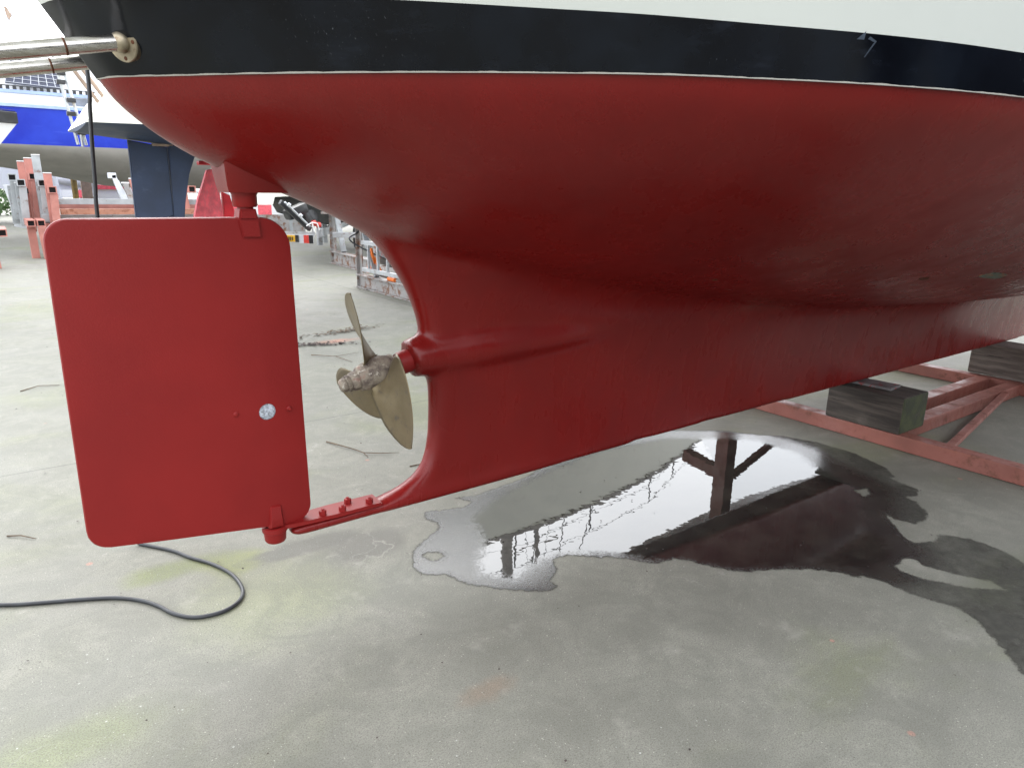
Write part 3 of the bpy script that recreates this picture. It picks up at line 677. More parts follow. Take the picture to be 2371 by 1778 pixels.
# small marks on the hull: worn depth-sounder patch, rust spots, gouge in the stripe
def patch(name, c_, n_, pts, mat, th=.003, t_dir=None):
    n_ = Vector(n_).normalized(); tx = (Vector(t_dir) if t_dir else Vector((1, 0, 0))); tx = (tx-n_*tx.dot(n_)).normalized(); ty = n_.cross(tx); bm = B(); c_ = Vector(c_)
    lo = [bm.verts.new(c_-n_*.01+tx*a+ty*b_) for a, b_ in pts]; hi = [bm.verts.new(c_+n_*th+tx*a+ty*b_) for a, b_ in pts]
    bm.faces.new(hi); bm.faces.new(lo[::-1])
    for i in range(len(pts)): j = (i+1) % len(pts); bm.faces.new((lo[i], lo[j], hi[j], hi[i]))
    return obj(name, bm, mat, yacht)
M['scuff'] = simple('scuffed_gelcoat', (.045, .06, .085), .5, var=.3)
M['verdigris'] = simple('verdigris', (.10, .125, .10), .8, var=.5, scale=60, dirt=(.22, .10, .05), dscale=40, dth=(.5, .6))
patch('sounder_plate', (3.731, 1.325, 1.159), (-.119, -.422, -.899), [(-.10, -.02), (-.06, -.034), (.07, -.034), (.105, -.008), (.085, .026), (-.05, .030)], 'verdigris')
patch('rust_spot', (3.355, 1.459, 1.151), (-.127, -.39, -.912), [(-.03, -.01), (.01, -.022), (.035, 0), (.01, .018), (-.02, .012)], 'weld', .002)
patch('rust_spot', (2.356, 1.817, 1.165), (-.147, -.331, -.932), [(-.012, -.006), (.01, -.01), (.015, .004), (-.006, .01)], 'weld', .001)
patch('gouge', (1.772, .988, 1.861), (-.374, -.901, -.221), [(-.030, -.006), (-.012, .014), (-.010, -.004)], 'scuff', .0008)
patch('gouge', (1.772, .988, 1.861), (-.374, -.901, -.221), [(0, -.001), (.004, .005), (.026, -.002), (.024, -.006), (.008, -.040), (.006, -.040), (.020, -.005)], 'scuff', .0008)
# ------------------------------------------------------------------ cable
cab = [(.43, 2.93, 2.90), (.44, 3.16, 2.80), (.41, 3.15, 2.5), (.394, 3.1, 1.875), (.387, 3.10, 1.76), (.379, 3.1, 1.64), (.372, 3.10, 1.5), (.365, 3.1, 1.373), (.362, 3.12, .9), (.36, 3.15, .35), (.358, 3.17, .07), (.362, 3.16, .012), (.388, 3.123, .008), (.467, 3.009, .008), (.513, 2.91, .008), (.572, 2.805, .008), (.611, 2.697, .008), (.622, 2.60, .008), (.612, 2.515, .008), (.571, 2.455, .008), (.503, 2.43, .008), (.423, 2.452, .008), (.367, 2.522, .008), (.335, 2.60, .008), (.290, 2.675, .008), (.221, 2.745, .008), (.128, 2.800, .008), (.035, 2.845, .008), (-.068, 2.895, .008), (-.132, 2.934, .008), (-.208, 2.977, .008), (-.6, 3.1, .008), (-1.4, 3.0, .008)]
bm = B(); tube(bm, catmull(cab, 8), .0075, 10)
obj('power_cable', bm, 'black_rubber', smooth=True, ang=180, label='black rubber cable hanging beside the stern and looping over the concrete below the red rudder', cat='cable')

# ------------------------------------------------------------------ cradle and timber under the yacht
cr = thing('boat_cradle', (4.4, 2.3, 0), 'low pink painted steel cradle on the concrete under the keel of the red hull', 'boat cradle')
bm = B(); box(bm, (4.345, -.9, .003), (4.445, 3.75, .095), .005); obj('cross_beam', bm, 'pink', cr)
bm = B(); box(bm, (6.42, .6, .003), (6.52, 3.75, .095), .005); obj('cross_beam', bm, 'pink', cr)
for y0 in (1.935, 2.16):
    bm = B(); box(bm, (4.449, y0, .006), (6.416, y0+.10, .098), .005); obj('long_beam', bm, 'pink', cr)
bm = B(); beam(bm, (4.43, 1.63, .075), (6.05, 1.915, .085), .045, .03); obj('brace', bm, 'pink', cr)
bm = B(); beam(bm, (6.50, 2.75, .09), (6.75, 2.95, .30), .04, .03); obj('brace', bm, 'pink', cr)
bm = B(); beam(bm, (4.395, 3.14, .095), (4.395, 3.14, 1.02), .11, .11, up=(1, 0, 0)); obj('upright', bm, 'pink', cr)
bm = B(); beam(bm, (4.395, 3.20, .60), (4.395, 3.52, .56), .08, .09); obj('side_stub', bm, 'pink', cr)
bm = B(); beam(bm, (4.45, 3.10, .62), (4.95, 2.98, .30), .04, .05); obj('brace', bm, 'pink', cr)
bm = B(); box(bm, (4.34, 3.06, 1.023), (4.45, 3.22, 1.10), .01); obj('pad', bm, 'timber', cr)
def timber(name, lo, hi, label, endmat='algae_end', bev=.014, rot=0):
    bm = B(); vs = box(bm, lo, hi, bev)
    for v_ in bm.verts: v_.co += Vector(mnoise.noise_vector(v_.co*6))*.004
    bm.normal_update()
    for f in bm.faces:
        if f.normal.y < -.85: f.material_index = 1
    if rot:
        c_ = Vector([(a+b_)/2 for a, b_ in zip(lo, hi)]); bmesh.ops.rotate(bm, verts=bm.verts, cent=c_, matrix=Matrix.Rotation(rot, 3, 'Z'))
    return obj(name, bm, ['timber2' if endmat == 'timber' else 'timber', endmat], label=label, cat='timber block')
timber('timber_block', (4.338, 1.880, .097), (4.66, 2.365, .325), 'dark timber block with a mossy green end standing on the cradle beam')
timber('timber_block', (6.48, 1.55, .100), (6.78, 2.36, .355), 'big weathered timber block with cracked grain at the right edge of the picture', 'timber')
bm = B(); box(bm, (4.42, 2.02, .330), (4.57, 2.42, .347), .003)
bmesh.ops.rotate(bm, verts=bm.verts, cent=(4.5, 2.2, .34), matrix=Matrix.Rotation(math.radians(5), 3, 'Z'))
obj('packing_board', bm, 'plank', label='thin paint-splashed board wedged between the mossy timber block and the red keel', cat='board')

# ------------------------------------------------------------------ twigs and litter
def twig(pts, r, label, side=()):
    bm = B(); tube(bm, pts, [r*(1-.5*k/(len(pts)-1)) for k in range(len(pts))], 6)
    for s in side: tube(bm, s, [r*.6]*(len(s)-1)+[r*.3], 5)
    obj('twig', bm, 'twig', smooth=True, label=label, cat='twig', group='twigs on the concrete')
twig([(1.52, 3.93, .006), (1.56, 3.80, .012), (1.60, 3.72, .008), (1.62, 3.62, .012), (1.615, 3.55, .008)], .0045, 'forked twig lying behind the lower propeller blades', side=[[(1.62, 3.62, .012), (1.70, 3.56, .01), (1.80, 3.52, .006)]])
twig([(-.09, 3.56, .005), (-.04, 3.52, .010), (.01, 3.46, .006)], .004, 'short dark twig left of the rudder bottom corner')
twig([(.08, 6.2, .004), (.2, 6.28, .010), (.33, 6.24, .004)], .004, 'thin twig on the pale concrete left of the rudder')
twig([(2.3, 6.2, .008), (2.45, 6.0, .015), (2.5, 5.75, .008)], .004, 'bent twig on the ground right of the upright propeller blade', side=[[(2.45, 6.0, .015), (2.7, 6.05, .01)]])
twig([(1.75, 3.3, .004), (1.9, 3.28, .008), (2.1, 3.25, .004)], .0035, 'thin straight twig lying below the propeller near the aperture edge')
def litter(n, cx, cy, sx, sy, rot, zs=.01, sz=.03):
    bm = B()
    for k in range(n):
        a, b_ = random.gauss(0, sx), random.gauss(0, sy); x_ = cx+a*math.cos(rot)-b_*math.sin(rot); y_ = cy+a*math.sin(rot)+b_*math.cos(rot)
        L = random.uniform(.4, 1)*sz; th = random.uniform(0, 6.28); p = Vector((x_, y_, random.uniform(.004, zs+.01))); d = Vector((math.cos(th), math.sin(th), random.uniform(-.15, .3)))*L; w = Vector((-math.sin(th), math.cos(th), random.uniform(-.3, .3)))*L*random.uniform(.1, .5)
        vs = [bm.verts.new(q) for q in (p, p+d*.5+w, p+d, p+d*.5-w)]; bm.faces.new(vs)
    return bm
bm = litter(260, 2.45, 6.62, .22, .035, -.35, sz=.045); me_ = None
obj('leaf_litter', bm, 'litter', kind='stuff', label='strip of dark leaf litter on the concrete beside the rudder edge', cat='leaf litter')
bm = litter(220, 3.0, 7.1, .28, .05, .2, sz=.05); obj('leaf_litter', bm, 'twig', kind='stuff', label='scatter of brown twigs and leaves behind the upper propeller blade', cat='leaf litter')
bm = litter(160, 4.72, 9.95, .10, .15, 0, sz=.05); obj('leaf_litter', bm, 'litter', kind='stuff', label='dark litter heaped at the foot of the rusty stand', cat='leaf litter')
bm = B()
for k in range(420):
    x_, y_ = random.uniform(-.8, 5), random.uniform(.7, 9)
    L = random.uniform(.003, .009)*(1+y_*.12); th = random.uniform(0, 6.28); d = Vector((math.cos(th), math.sin(th), .1))*L; w = Vector((-math.sin(th), math.cos(th), .2))*L*.5; p = Vector((x_, y_, .006))
    bm.faces.new([bm.verts.new(q) for q in (p, p+d*.5+w, p+d, p+d*.5-w)])
obj('grit', bm, 'litter', kind='stuff', label='small dark crumbs and grit scattered over the concrete', cat='grit')

# ------------------------------------------------------------------ generic background hull
def hull_loft(X0, X1, Y0, half, z_sheer, z_split, z_keel, rake=0., bow_rake=.8, b0=.5, full=.45, n=40, e=1.2, flip=False, keelf=None):
    """top and bottom shells; u 0 = transom, 1 = bow"""
    top_, bot = B(), B(); LT, LB = [], []
    sg = -1 if flip else 1
    for i in range(n+1):
        u = i/n
        bb = half*(b0+(1-b0)*math.sin(min(1, u/full)*math.pi/2)) if u < full else half*max(0, 1-((u-full)/(1-full))**2.2)
        zk = z_split-(z_split-z_keel)*math.sin(math.pi*min(1, max(0, .06+u*.94)))**.8 if keelf is None else keelf(u)
        zs = z_sheer(u) if callable(z_sheer) else z_sheer
        X = X0+(X1-X0)*u; top_r, bot_r = [], []
        for k in range(7):
            z_ = z_split+(zs-z_split)*k/6; xx = X+sg*(rake*(z_-z_split)*(1-u)**3+bow_rake*(z_-z_split)*u**5)
            top_r.append((xx, bb*(1+.06*k/6), z_))
        for k in range(11):
            th = math.pi/2*k/10; bot_r.append((X, bb*math.cos(th)**e if k < 10 else 0, z_split-(z_split-zk)*math.sin(th)**e))
        LT.append(top_r); LB.append(bot_r)
    for bm_, L in ((top_, LT), (bot, LB)):
        for s in (-1, 1):
            vs = [[bm_.verts.new((p[0], Y0+s*p[1], p[2])) for p in r] for r in L]
            for a, b_ in zip(vs, vs[1:]):
                for k in range(len(a)-1): bm_.faces.new((a[k], b_[k], b_[k+1], a[k+1]))
            if s == -1: first = vs[0]
            else:
                for k in range(len(vs[0])-1): bm_.faces.new((first[k], first[k+1], vs[0][k+1], vs[0][k]))
        bmesh.ops.remove_doubles(bm_, verts=bm_.verts, dist=1e-4)
    dk_ = B(); rows = []
    for r in LT: rows.append([dk_.verts.new((r[-1][0], Y0+s*r[-1][1], r[-1][2]-.01)) for s in (-1, 1)])
    for a, b_ in zip(rows, rows[1:]):
        try: dk_.faces.new((a[0], b_[0], b_[1], a[1]))
        except ValueError: pass
    bmesh.ops.remove_doubles(dk_, verts=dk_.verts, dist=1e-4)
    return top_, bot, dk_, LT

# cream yacht with navy rudder (right behind)
cy = thing('sailing_yacht', (1.7, 8.6, 0), 'cream yacht with dark navy underside and navy rudder, standing behind the red hull', 'yacht')
T_, Bt, Dk, LT = hull_loft(.93, 11.2, 8.6, 1.72, lambda u: 2.98-.5*u+.35*u*u, 2.03, 1.35, rake=.75, b0=.45, full=.42, e=1.25, keelf=lambda u: interp(u, [(0, 1.99), (.08, 1.90), (.15, 1.86), (.25, 1.72), (.4, 1.45), (.6, 1.35), (.85, 1.6), (1, 2.03)]))
obj('topsides', T_, 'cream', cy, True, ang=50); obj('underwater_hull', Bt, 'navy', cy, True, ang=60); obj('deck', Dk, 'cream', cy)
bm = B()
for s in (-1,):
    for a, b_ in zip(LT, LT[1:]):
        beam(bm, (a[-1][0], 8.6+s*a[-1][1], a[-1][2]+.03), (b_[-1][0], 8.6+s*b_[-1][1], b_[-1][2]+.03), .03, .06, 0)
obj('toe_rail', bm, 'mast', cy)
bm = B(); prism(bm, [(1.376, 1.93), (1.742, 1.875), (1.742, 1.16), (1.655, 1.16), (1.655, 1.08), (1.86, 1.05), (1.85, 1.0), (1.80, .92), (1.5, .80), (1.36, .80)], 8.57, 8.64, .012)
r_ = obj('rudder', bm, 'navy', cy)
bm = B(); prism(bm, [(1.752, 1.90), (2.10, 1.90), (1.99, 1.78), (1.92, 1.6), (1.875, 1.35), (1.84, 1.105), (1.70, 1.135), (1.70, 1.155), (1.752, 1.155)], 8.55, 8.66, .012); obj('skeg', bm, 'navy', cy)
bm = B(); box(bm, (1.60, 8.56, 1.88), (1.80, 8.64, 1.905), .004); obj('rudder_cap', bm, 'tan', cy)
bm = B(); prism(bm, rounded([(4.4, 1.6), (4.9, .55), (7.6, .50), (7.2, 1.6)], [.05, .12, .12, .05]), 8.45, 8.75, .03); obj('keel', bm, 'navy', cy)
bm = B(); tube(bm, [(6.35, 8.6, 2.6), (6.35, 8.6, 6), (6.35, 8.6, 14)], .095, 14); mst = obj('mast', bm, 'mast', cy, True)
bm = B(); tube(bm, [(6.3, 8.6, 3.75), (2.6, 8.6, 3.62)], .07, 12); obj('boom', bm, 'mast', cy, True)
bm = B(); prism(bm, rounded([(3.6, 2.7), (3.9, 3.15), (8.2, 3.05), (8.9, 2.6)], [.05]*4), 7.9, 9.3, .04); obj('coachroof', bm, 'cream', cy, True)
bm = B()
for p, q in (((6.35, 8.6, 13.5), (6.2, 7.0, 2.75)), ((6.35, 8.6, 9), (5.7, 7.0, 2.75)), ((6.35, 8.6, 9), (6.9, 7.05, 2.7)), ((6.35, 8.6, 13.8), (1.7, 8.6, 2.95))): tube(bm, [p, q], .008, 5)
obj('rigging', bm, 'wire', cy)
for X in (2.2, 3.7, 5.2, 6.7, 8.2, 9.4):
    bm = B()
    u = (X-.93)/10.27; s_ = interp(u, [(0, .45), (.42, 1), (.7, .8), (1, 0)])*1.75; z0 = 2.98-.5*u+.35*u*u; tube(bm, [(X, 8.6-s_, z0), (X, 8.6-s_, z0+.6)], .013, 6); obj('stanchion', bm, 'wire', cy)
bm = B(); pts = []
for X in (1.7, 2.2, 3.7, 5.2, 6.7, 8.2, 9.4, 10.8):
    u = (X-.93)/10.27; s_ = interp(u, [(0, .45), (.42, 1), (.7, .8), (1, 0)])*1.75; pts.append((X, 8.6-s_, 2.98-.5*u+.35*u*u+.6))
tube(bm, pts, .006, 5); tube(bm, [(a, b_, c_-.3) for a, b_, c_ in pts], .005, 5); obj('guard_wire', bm, 'wire', cy)
# folded boarding ladder of tan tubes at its stern
bm = B(); tube(bm, [(.86, 8.0, 2.56), (1.075, 8.0, 2.22)], .017, 8); tube(bm, [(.93, 7.98, 2.57), (1.13, 7.98, 2.25)], .017, 8); tube(bm, [(1.075, 8.0, 2.222), (1.13, 7.98, 2.252)], .012, 8); obj('stern_ladder', bm, 'tan', cy, True)
# telescopic ladder with clamps between the boats
ld = thing('telescopic_ladder', (1.03, 9.6, 1.9), 'narrow aluminium ladder of twin tubes with dark clamps hanging in front of the blue hull', 'ladder')
bm = B(); tube(bm, [(.905, 9.6, 2.86), (1.035, 9.6, 1.905)], .016, 8); obj('tube', bm, 'alu', ld, True)
bm = B(); tube(bm, [(.965, 9.6, 2.86), (1.115, 9.6, 1.90)], .016, 8); obj('tube', bm, 'alu', ld, True)
bm = B(); tube(bm, [(1.065, 9.58, 2.2), (1.075, 9.58, 1.885)], .014, 8); obj('tube', bm, 'alu', ld, True)
for X, z_ in ((.963, 2.635), (.952, 2.545), (1.028, 2.365), (1.008, 2.225), (1.083, 2.03)):
    bm = B(); box(bm, (X-.042, 9.565, z_-.022), (X+.042, 9.635, z_+.022), .006); obj('clamp', bm, 'black', ld)
bm = B(); lathe(bm, (1.10, 9.6, 2.225), (1, 0, 0), [(0, .012), (.05, .03), (.065, .03)], 12); obj('suction_foot', bm, 'white', ld, True)
bm = B(); lathe(bm, (1.175, 9.57, 2.225), (0, 1, 0), [(0, .042), (.06, .042)], 16); obj('wheel', bm, 'black', ld, True)

# blue yacht
K = 1.52
def ZK(z_): return 1.5+(z_-1.5)*K
yb = 21.2; yc2 = yb+2.95
by = thing('sailing_yacht', (6, yc2, 0), 'large yacht with bright blue topsides, grey underside and pale blue trim in the left background', 'yacht')
T_, Bt, Dk, LT = hull_loft(-7, 15.5, yc2, 2.85, ZK(2.60), ZK(2.06), 1.0, rake=-.1, b0=.8, full=.42, e=1.25, keelf=lambda u: interp(u, [(0, 2.2), (.2, 2.15), (.3, 2.0), (.36, 1.80), (.45, 1.42), (.52, 1.32), (.65, 1.3), (.85, 1.8), (1, 2.3)]))
obj('topsides', T_, 'blue', by, True, ang=50); obj('underwater_hull', Bt, 'grey_af', by, True, ang=60); Dk.free()
bm = B(); box(bm, (-7, yb-.10, ZK(2.60)), (11, yc2+2.9, ZK(2.65)), .006); obj('rubbing_strake', bm, 'lightblue', by)
bm = B(); box(bm, (-7, yb-.02, ZK(2.652)), (11, yc2+2.8, ZK(2.80)), 0); obj('bulwark', bm, 'white', by)
bm = B(); box(bm, (-7, yb-.05, ZK(2.802)), (11, yb+.1, ZK(2.85)), 0); obj('trim_band', bm, 'lightblue', by)
bm = B(); box(bm, (1.42*K, yb-.030, ZK(2.672)), (1.88*K, yb-.021, ZK(2.79)), 0); obj('window', bm, 'glass', by)
bm = B()
for k in range(74):
    X = (-1.2+k*.088)*K; box(bm, (X, yb, ZK(2.852)), (X+.07, yb+.04, ZK(2.905)), 0)
box(bm, (-1.2*K, yb, ZK(2.903)), (5.4*K, yb+.04, ZK(2.915)), 0); obj('toe_rail', bm, 'black', by)
bm = B(); prism(bm, rounded([(-4, ZK(2.81)), (-3.5, ZK(3.45)), (6.5, ZK(3.4)), (8, ZK(2.81))], [.05, .2, .3, .05]), yb+.9, yb+5, .05); obj('cabin', bm, 'white', by, True)
sp_ = thing('solar_panel', (1.6, yb+.6, ZK(2.9)), 'dark gridded solar panel tilted on the white cabin of the blue yacht', 'solar panel')
bm = B(); q = [(.66*K, yb+.3, ZK(2.975)), (1.43*K, yb+.3, ZK(2.945)), (1.40*K, yb+.85, ZK(3.33)), (.80*K, yb+.85, ZK(3.37))]
def panel_pt(a, b_): return (Vector(q[0])*(1-a)+Vector(q[1])*a)*(1-b_)+(Vector(q[3])*(1-a)+Vector(q[2])*a)*b_
vs = [bm.verts.new(panel_pt(a, b_)+Vector((0, 0, dz))) for dz in (0, -.03) for a, b_ in ((0, 0), (1, 0), (1, 1), (0, 1))]
for f in ((0, 1, 2, 3), (7, 6, 5, 4), (0, 4, 5, 1), (1, 5, 6, 2), (2, 6, 7, 3), (3, 7, 4, 0)): bm.faces.new([vs[i] for i in f])
obj('cell_sheet', bm, 'solar', sp_)
bm = B(); dd_ = Vector((0, -.008, .008))
for k in range(8): tube(bm, [panel_pt(k/7, 0)+dd_, panel_pt(k/7, 1)+dd_], .007, 4)
for k in range(7): tube(bm, [panel_pt(0, k/6)+dd_, panel_pt(1, k/6)+dd_], .007, 4)
obj('grid_lines', bm, 'offwhite', sp_)
for X in (1.2, 2.0):
    bm = B(); tube(bm, [(X, yb+.7, ZK(2.8)), (X, yb+.7, ZK(3.2))], .03, 6); obj('support', bm, 'offwhite', sp_)
lb = thing('lifebuoy', (.7, yb+.2, ZK(3.1)), 'orange and white lifebuoy bag at the left edge above the blue yacht', 'lifebuoy')
bm = B(); tube(bm, [(.3*K, yb+.2, ZK(3.14)), (.60*K, yb+.2, ZK(3.13))], .065, 12); obj('orange_bag', bm, 'orange', lb, True)
bm = B(); tube(bm, [(.601*K, yb+.2, ZK(3.13)), (.80*K, yb+.2, ZK(3.12))], .065, 12); obj('white_bag', bm, 'white', lb, True)

# white boat at the left edge with black rubbing strake
wb = thing('motor_boat', (-2, 12.2, 0), 'white boat with a broad black rubbing strake whose bow enters at the left edge', 'boat')
bm = B(); L0 = []
for i in range(21):
    u = i/20; w = 1.1*max(0, 1-u**2.2); xt = -5+5.62*u
    L0.append([(xt, w, 2.40), (xt+.0, w, 2.24), (xt-.26*u, w*.8, 1.92), (xt-.9*u, w*.35, 1.4), (xt-1.3*u, 0, 1.0)])
for s in (-1, 1):
    vs = [[bm.verts.new((p[0], 12.1+s*p[1], p[2])) for p in r[1:]] for r in L0]
    for a, b_ in zip(vs, vs[1:]):
        for k in range(3): bm.faces.new((a[k], b_[k], b_[k+1], a[k+1]))
bmesh.ops.remove_doubles(bm, verts=bm.verts, dist=1e-4); obj('hull', bm, 'white', wb, True)
bm = B()
for s in (-1, 1):
    vs = [[bm.verts.new((r[0][0]+dx, 12.1+s*(r[0][1]+dy), z_)) for z_, dy, dx in ((2.24, .0, 0), (2.25, .03, .02), (2.38, .03, .02), (2.40, .0, 0))] for r in L0]
    for a, b_ in zip(vs, vs[1:]):
        for k in range(3): bm.faces.new((a[k], b_[k], b_[k+1], a[k+1]))
bmesh.ops.remove_doubles(bm, verts=bm.verts, dist=1e-4); obj('rubbing_strake', bm, 'black', wb, True)
bm = B(); prev = None
for r in L0:
    cur = [bm.verts.new((r[0][0], 12.1+s*(r[0][1]+.01), 2.415)) for s in (-1, 1)]
    if prev: bm.faces.new((prev[0], cur[0], cur[1], prev[1]))
    prev = cur
obj('deck', bm, 'offwhite', wb)

# pale hull beyond the blue yacht
ph = thing('motor_boat', (1, 33, 0), 'pale grey boat hull with a rounded side pod seen below the blue yacht', 'boat')
bm = B(); prism(bm, rounded([(-11, 3.0), (8.6, 2.7), (8.0, 1.32), (5.7, 1.02), (3.0, 1.0), (.3, 1.3), (-11, 1.2)], [.1, .1, .1, .3, .3, .2, .1]), 31, 35, .1); obj('hull', bm, 'offwhite', ph, True)
bm = B(); lathe(bm, (2.4, 30.95, 1.62), (1, 0, -.03), [(0, .02), (.05, .16), (.7, .24), (1.7, .24), (1.95, .15), (2.03, .02)], 20); obj('side_pod', bm, 'offwhite', ph, True)
bm = B(); prism(bm, rounded([(4.35, 1.3), (6.9, 1.3), (6.9, .2), (4.7, .2)], [.1, .05, .05, .3]), 31.2, 31.8, .02); obj('black_keel', bm, 'black', ph, True)

# far pole at top left
pl = thing('pole', (1.9, 30, 0), 'pale pole with a brown fitting at its tip against the white sky', 'pole')
bm = B(); tube(bm, [(2.6, 30, 0), (1.98, 30, 5.0), (1.85, 30, 5.85), (1.74, 30, 6.6)], .06, 8); obj('shaft', bm, 'offwhite', pl, True)
bm = B(); prism(bm, [(1.68, 6.9), (1.76, 6.88), (1.86, 6.65), (1.78, 6.5), (1.72, 6.6)], 29.9, 30.1, .01); obj('fitting', bm, 'tan', pl)
bm = B(); box(bm, (1.84, 29.95, 6.62), (1.92, 30.05, 6.82), .01); obj('sensor', bm, 'offwhite', pl)
# blue cabin window block left
bm = B(); box(bm, (.86, 19.9, 4.07), (1.02, 20.1, 4.2), .01); obj('deck_box', bm, 'blue', label='small blue box on the boat deck above the rail at the left edge', cat='box')

# ------------------------------------------------------------------ stack of cradles at the left
def hollow(bmA, bmB, p, w, h, L, axis='y'):
    """square tube running away from the viewer with the shade inside its end set in as a dark block"""
    x_, y_, z_ = p; t_ = w*.12
    box(bmA, (x_-w/2, y_, z_+h/2-t_), (x_+w/2, y_+L, z_+h/2), 0); box(bmA, (x_-w/2, y_, z_-h/2), (x_+w/2, y_+L, z_-h/2+t_), 0)
    box(bmA, (x_-w/2, y_, z_-h/2+t_), (x_-w/2+t_, y_+L, z_+h/2-t_), 0); box(bmA, (x_+w/2-t_, y_, z_-h/2+t_), (x_+w/2, y_+L, z_+h/2-t_), 0)
    box(bmB, (x_-w/2+t_, y_+.05, z_-h/2+t_), (x_+w/2-t_, y_+L-.01, z_+h/2-t_), 0)  # solid dark block in place of the shade inside the tube
def stacked(name, X, Y, ztop, zopen, zbot, mat, label, lean=.05, rail=None, w=.15, foot=True, railx=4.9):
    r = thing(name, (X, Y, 0), label, 'boat cradle', 'steel cradles stacked at the left')
    bm = B(); beam(bm, (X-.03, Y+.16, zbot), (X-.03, Y+.16, ztop), w*.95, .13, .004, up=(0, 1, 0)); obj('upright', bm, mat, r)
    bm = B(); box(bm, (X-.03-w*.5, Y+.08, ztop+.002), (X-.03+w*.5, Y+.24, ztop+.02), .003); obj('cap', bm, 'white', r)
    a, b_ = B(), B(); hollow(a, b_, (X, Y-.15, zopen), w, .14, .22); ar = obj('arm', a, mat, r); obj('shade_plug', b_, 'hollow_shade', ar)
    bm = B(); beam(bm, (X+.02, Y-.06, zopen-.075), (X-.01, Y-.06, max(zbot, zopen-.85)), w*.9, .10, .004, up=(0, 1, 0)); obj('leg', bm, mat, r)
    if rail is not None:
        bm = B(); beam(bm, (X+.1, Y+.1, rail), (railx, Y+.1, rail), .12, .12, .006); obj('cross_rail', bm, 'orange_rail' if rail_or else mat, r)
    return r
rail_or = False
stacked('boat_cradle', .72, 18.6, 1.40, 1.575, .62, 'greypaint', 'leftmost grey cradle frame of the stack with an open tube end', rail=None)
stacked('boat_cradle', .84, 18.2, 1.46, 1.47, .60, 'greypaint', 'dirty grey cradle frame second from the left of the stack', rail=None)
stacked('boat_cradle', .97, 18.9, 1.90, 1.30, .45, 'pinkbg', 'pale pink cradle frame behind the tall pink one', rail=None)
stacked('boat_cradle', 1.08, 18.5, 1.96, 1.60, .75, 'pinkbg', 'tall pink cradle frame in the middle of the stack', rail=1.0); rail_or = False
stacked('boat_cradle', 1.20, 18.1, 2.02, 1.47, .60, 'greypaint', 'tallest grey cradle frame with a rust streaked upright', rail=1.10)
rail_or = True
stacked('boat_cradle', 1.33, 17.7, 1.66, 1.34, .28, 'pinkbg', 'right-hand pink cradle frame of the stack with an orange rail', rail=.90); rail_or = False
r = thing('boat_cradle', (1.05, 17.4, 0), 'pink cradle base standing on the ground below the stack', 'boat cradle', 'steel cradles stacked at the left')
for X in (.86, 1.03):
    a, b_ = B(), B(); hollow(a, b_, (X, 17.2, .70), .14, .13, 1.0); ar = obj('arm', a, 'pinkbg', r); obj('shade_plug', b_, 'hollow_shade', ar)
bm = B(); beam(bm, (.87, 17.45, 0), (.86, 17.45, .63), .14, .12, .004, up=(0, 1, 0)); obj('leg', bm, 'pinkbg', r)
bm = B(); beam(bm, (1.07, 17.2, 0), (1.03, 17.2, .63), .15, .12, .004, up=(0, 1, 0)); obj('leg', bm, 'pinkbg', r)
bm = B(); box(bm, (1.05, 17.25, .03), (1.6, 17.4, .15), .005); obj('foot_beam', bm, 'pinkbg', r)
bm = B(); beam(bm, (1.15, 17.3, .5), (1.5, 17.3, .15), .03, .03); obj('brace', bm, 'greypaint', r)
bm = B(); beam(bm, (1.1, 18.0, .76), (4.9, 18.0, .76), .14, .14, .006); obj('cross_rail', bm, 'greypaint', r)
bm = B(); beam(bm, (1.1, 17.9, .60), (4.9, 17.9, .60), .12, .12, .006); obj('cross_rail', bm, 'pinkbg', r)
r = thing('boat_cradle', (.2, 15.5, 0), 'pink cradle leg with a dark open tube end cut off by the left edge', 'boat cradle', 'steel cradles stacked at the left')
a, b_ = B(), B(); hollow(a, b_, (.33, 15.5, .62), .14, .13, 1.0); ar = obj('arm', a, 'pinkbg', r); obj('shade_plug', b_, 'hollow_shade', ar)
bm = B(); beam(bm, (.17, 15.6, 0), (.14, 15.6, .55), .14, .14, .004, up=(0, 1, 0)); obj('leg', bm, 'pinkbg', r)
r = thing('white_stand', (.6, 19, 0), 'white painted prop leaning at the far left of the cradle stack', 'stand')
bm = B(); beam(bm, (.75, 19, .62), (.60, 19, 1.42), .09, .08, .004, up=(0, 1, 0)); obj('leg', bm, 'whitepaint', r)
bm = B(); beam(bm, (.66, 19, .62), (.95, 18.9, .55), .09, .12, .004); obj('foot', bm, 'whitepaint', r)
# props beside the navy rudder
r = thing('white_stand', (2.7, 20, 0), 'white forked boat prop leaning left of the navy rudder', 'stand')
bm = B(); beam(bm, (3.12, 20, .5), (2.80, 20, 1.68), .10, .10, .006, up=(0, 1, 0)); obj('leg', bm, 'whitepaint', r)
bm = B(); beam(bm, (3.28, 20, .5), (2.86, 20, 1.55), .08, .08, .006, up=(0, 1, 0)); obj('strut', bm, 'whitepaint', r)
bm = B(); box(bm, (2.68, 19.95, 1.60), (2.86, 20.05, 1.73), .01); obj('head', bm, 'whitepaint', r)
r = thing('brown_prop', (3.1, 19.5, 0), 'short brown prop with a white cap just left of the navy rudder', 'stand')
bm = B(); beam(bm, (3.22, 19.5, .5), (2.96, 19.5, 1.48), .12, .10, .004, up=(0, 1, 0)); obj('leg', bm, 'rusty', r)
bm = B(); box(bm, (2.88, 19.44, 1.483), (3.04, 19.56, 1.52), .006); obj('cap', bm, 'white', r)
r = thing('pink_prop', (3.2, 18.5, 0), 'slanting pink post touching the left edge of the navy rudder', 'stand')
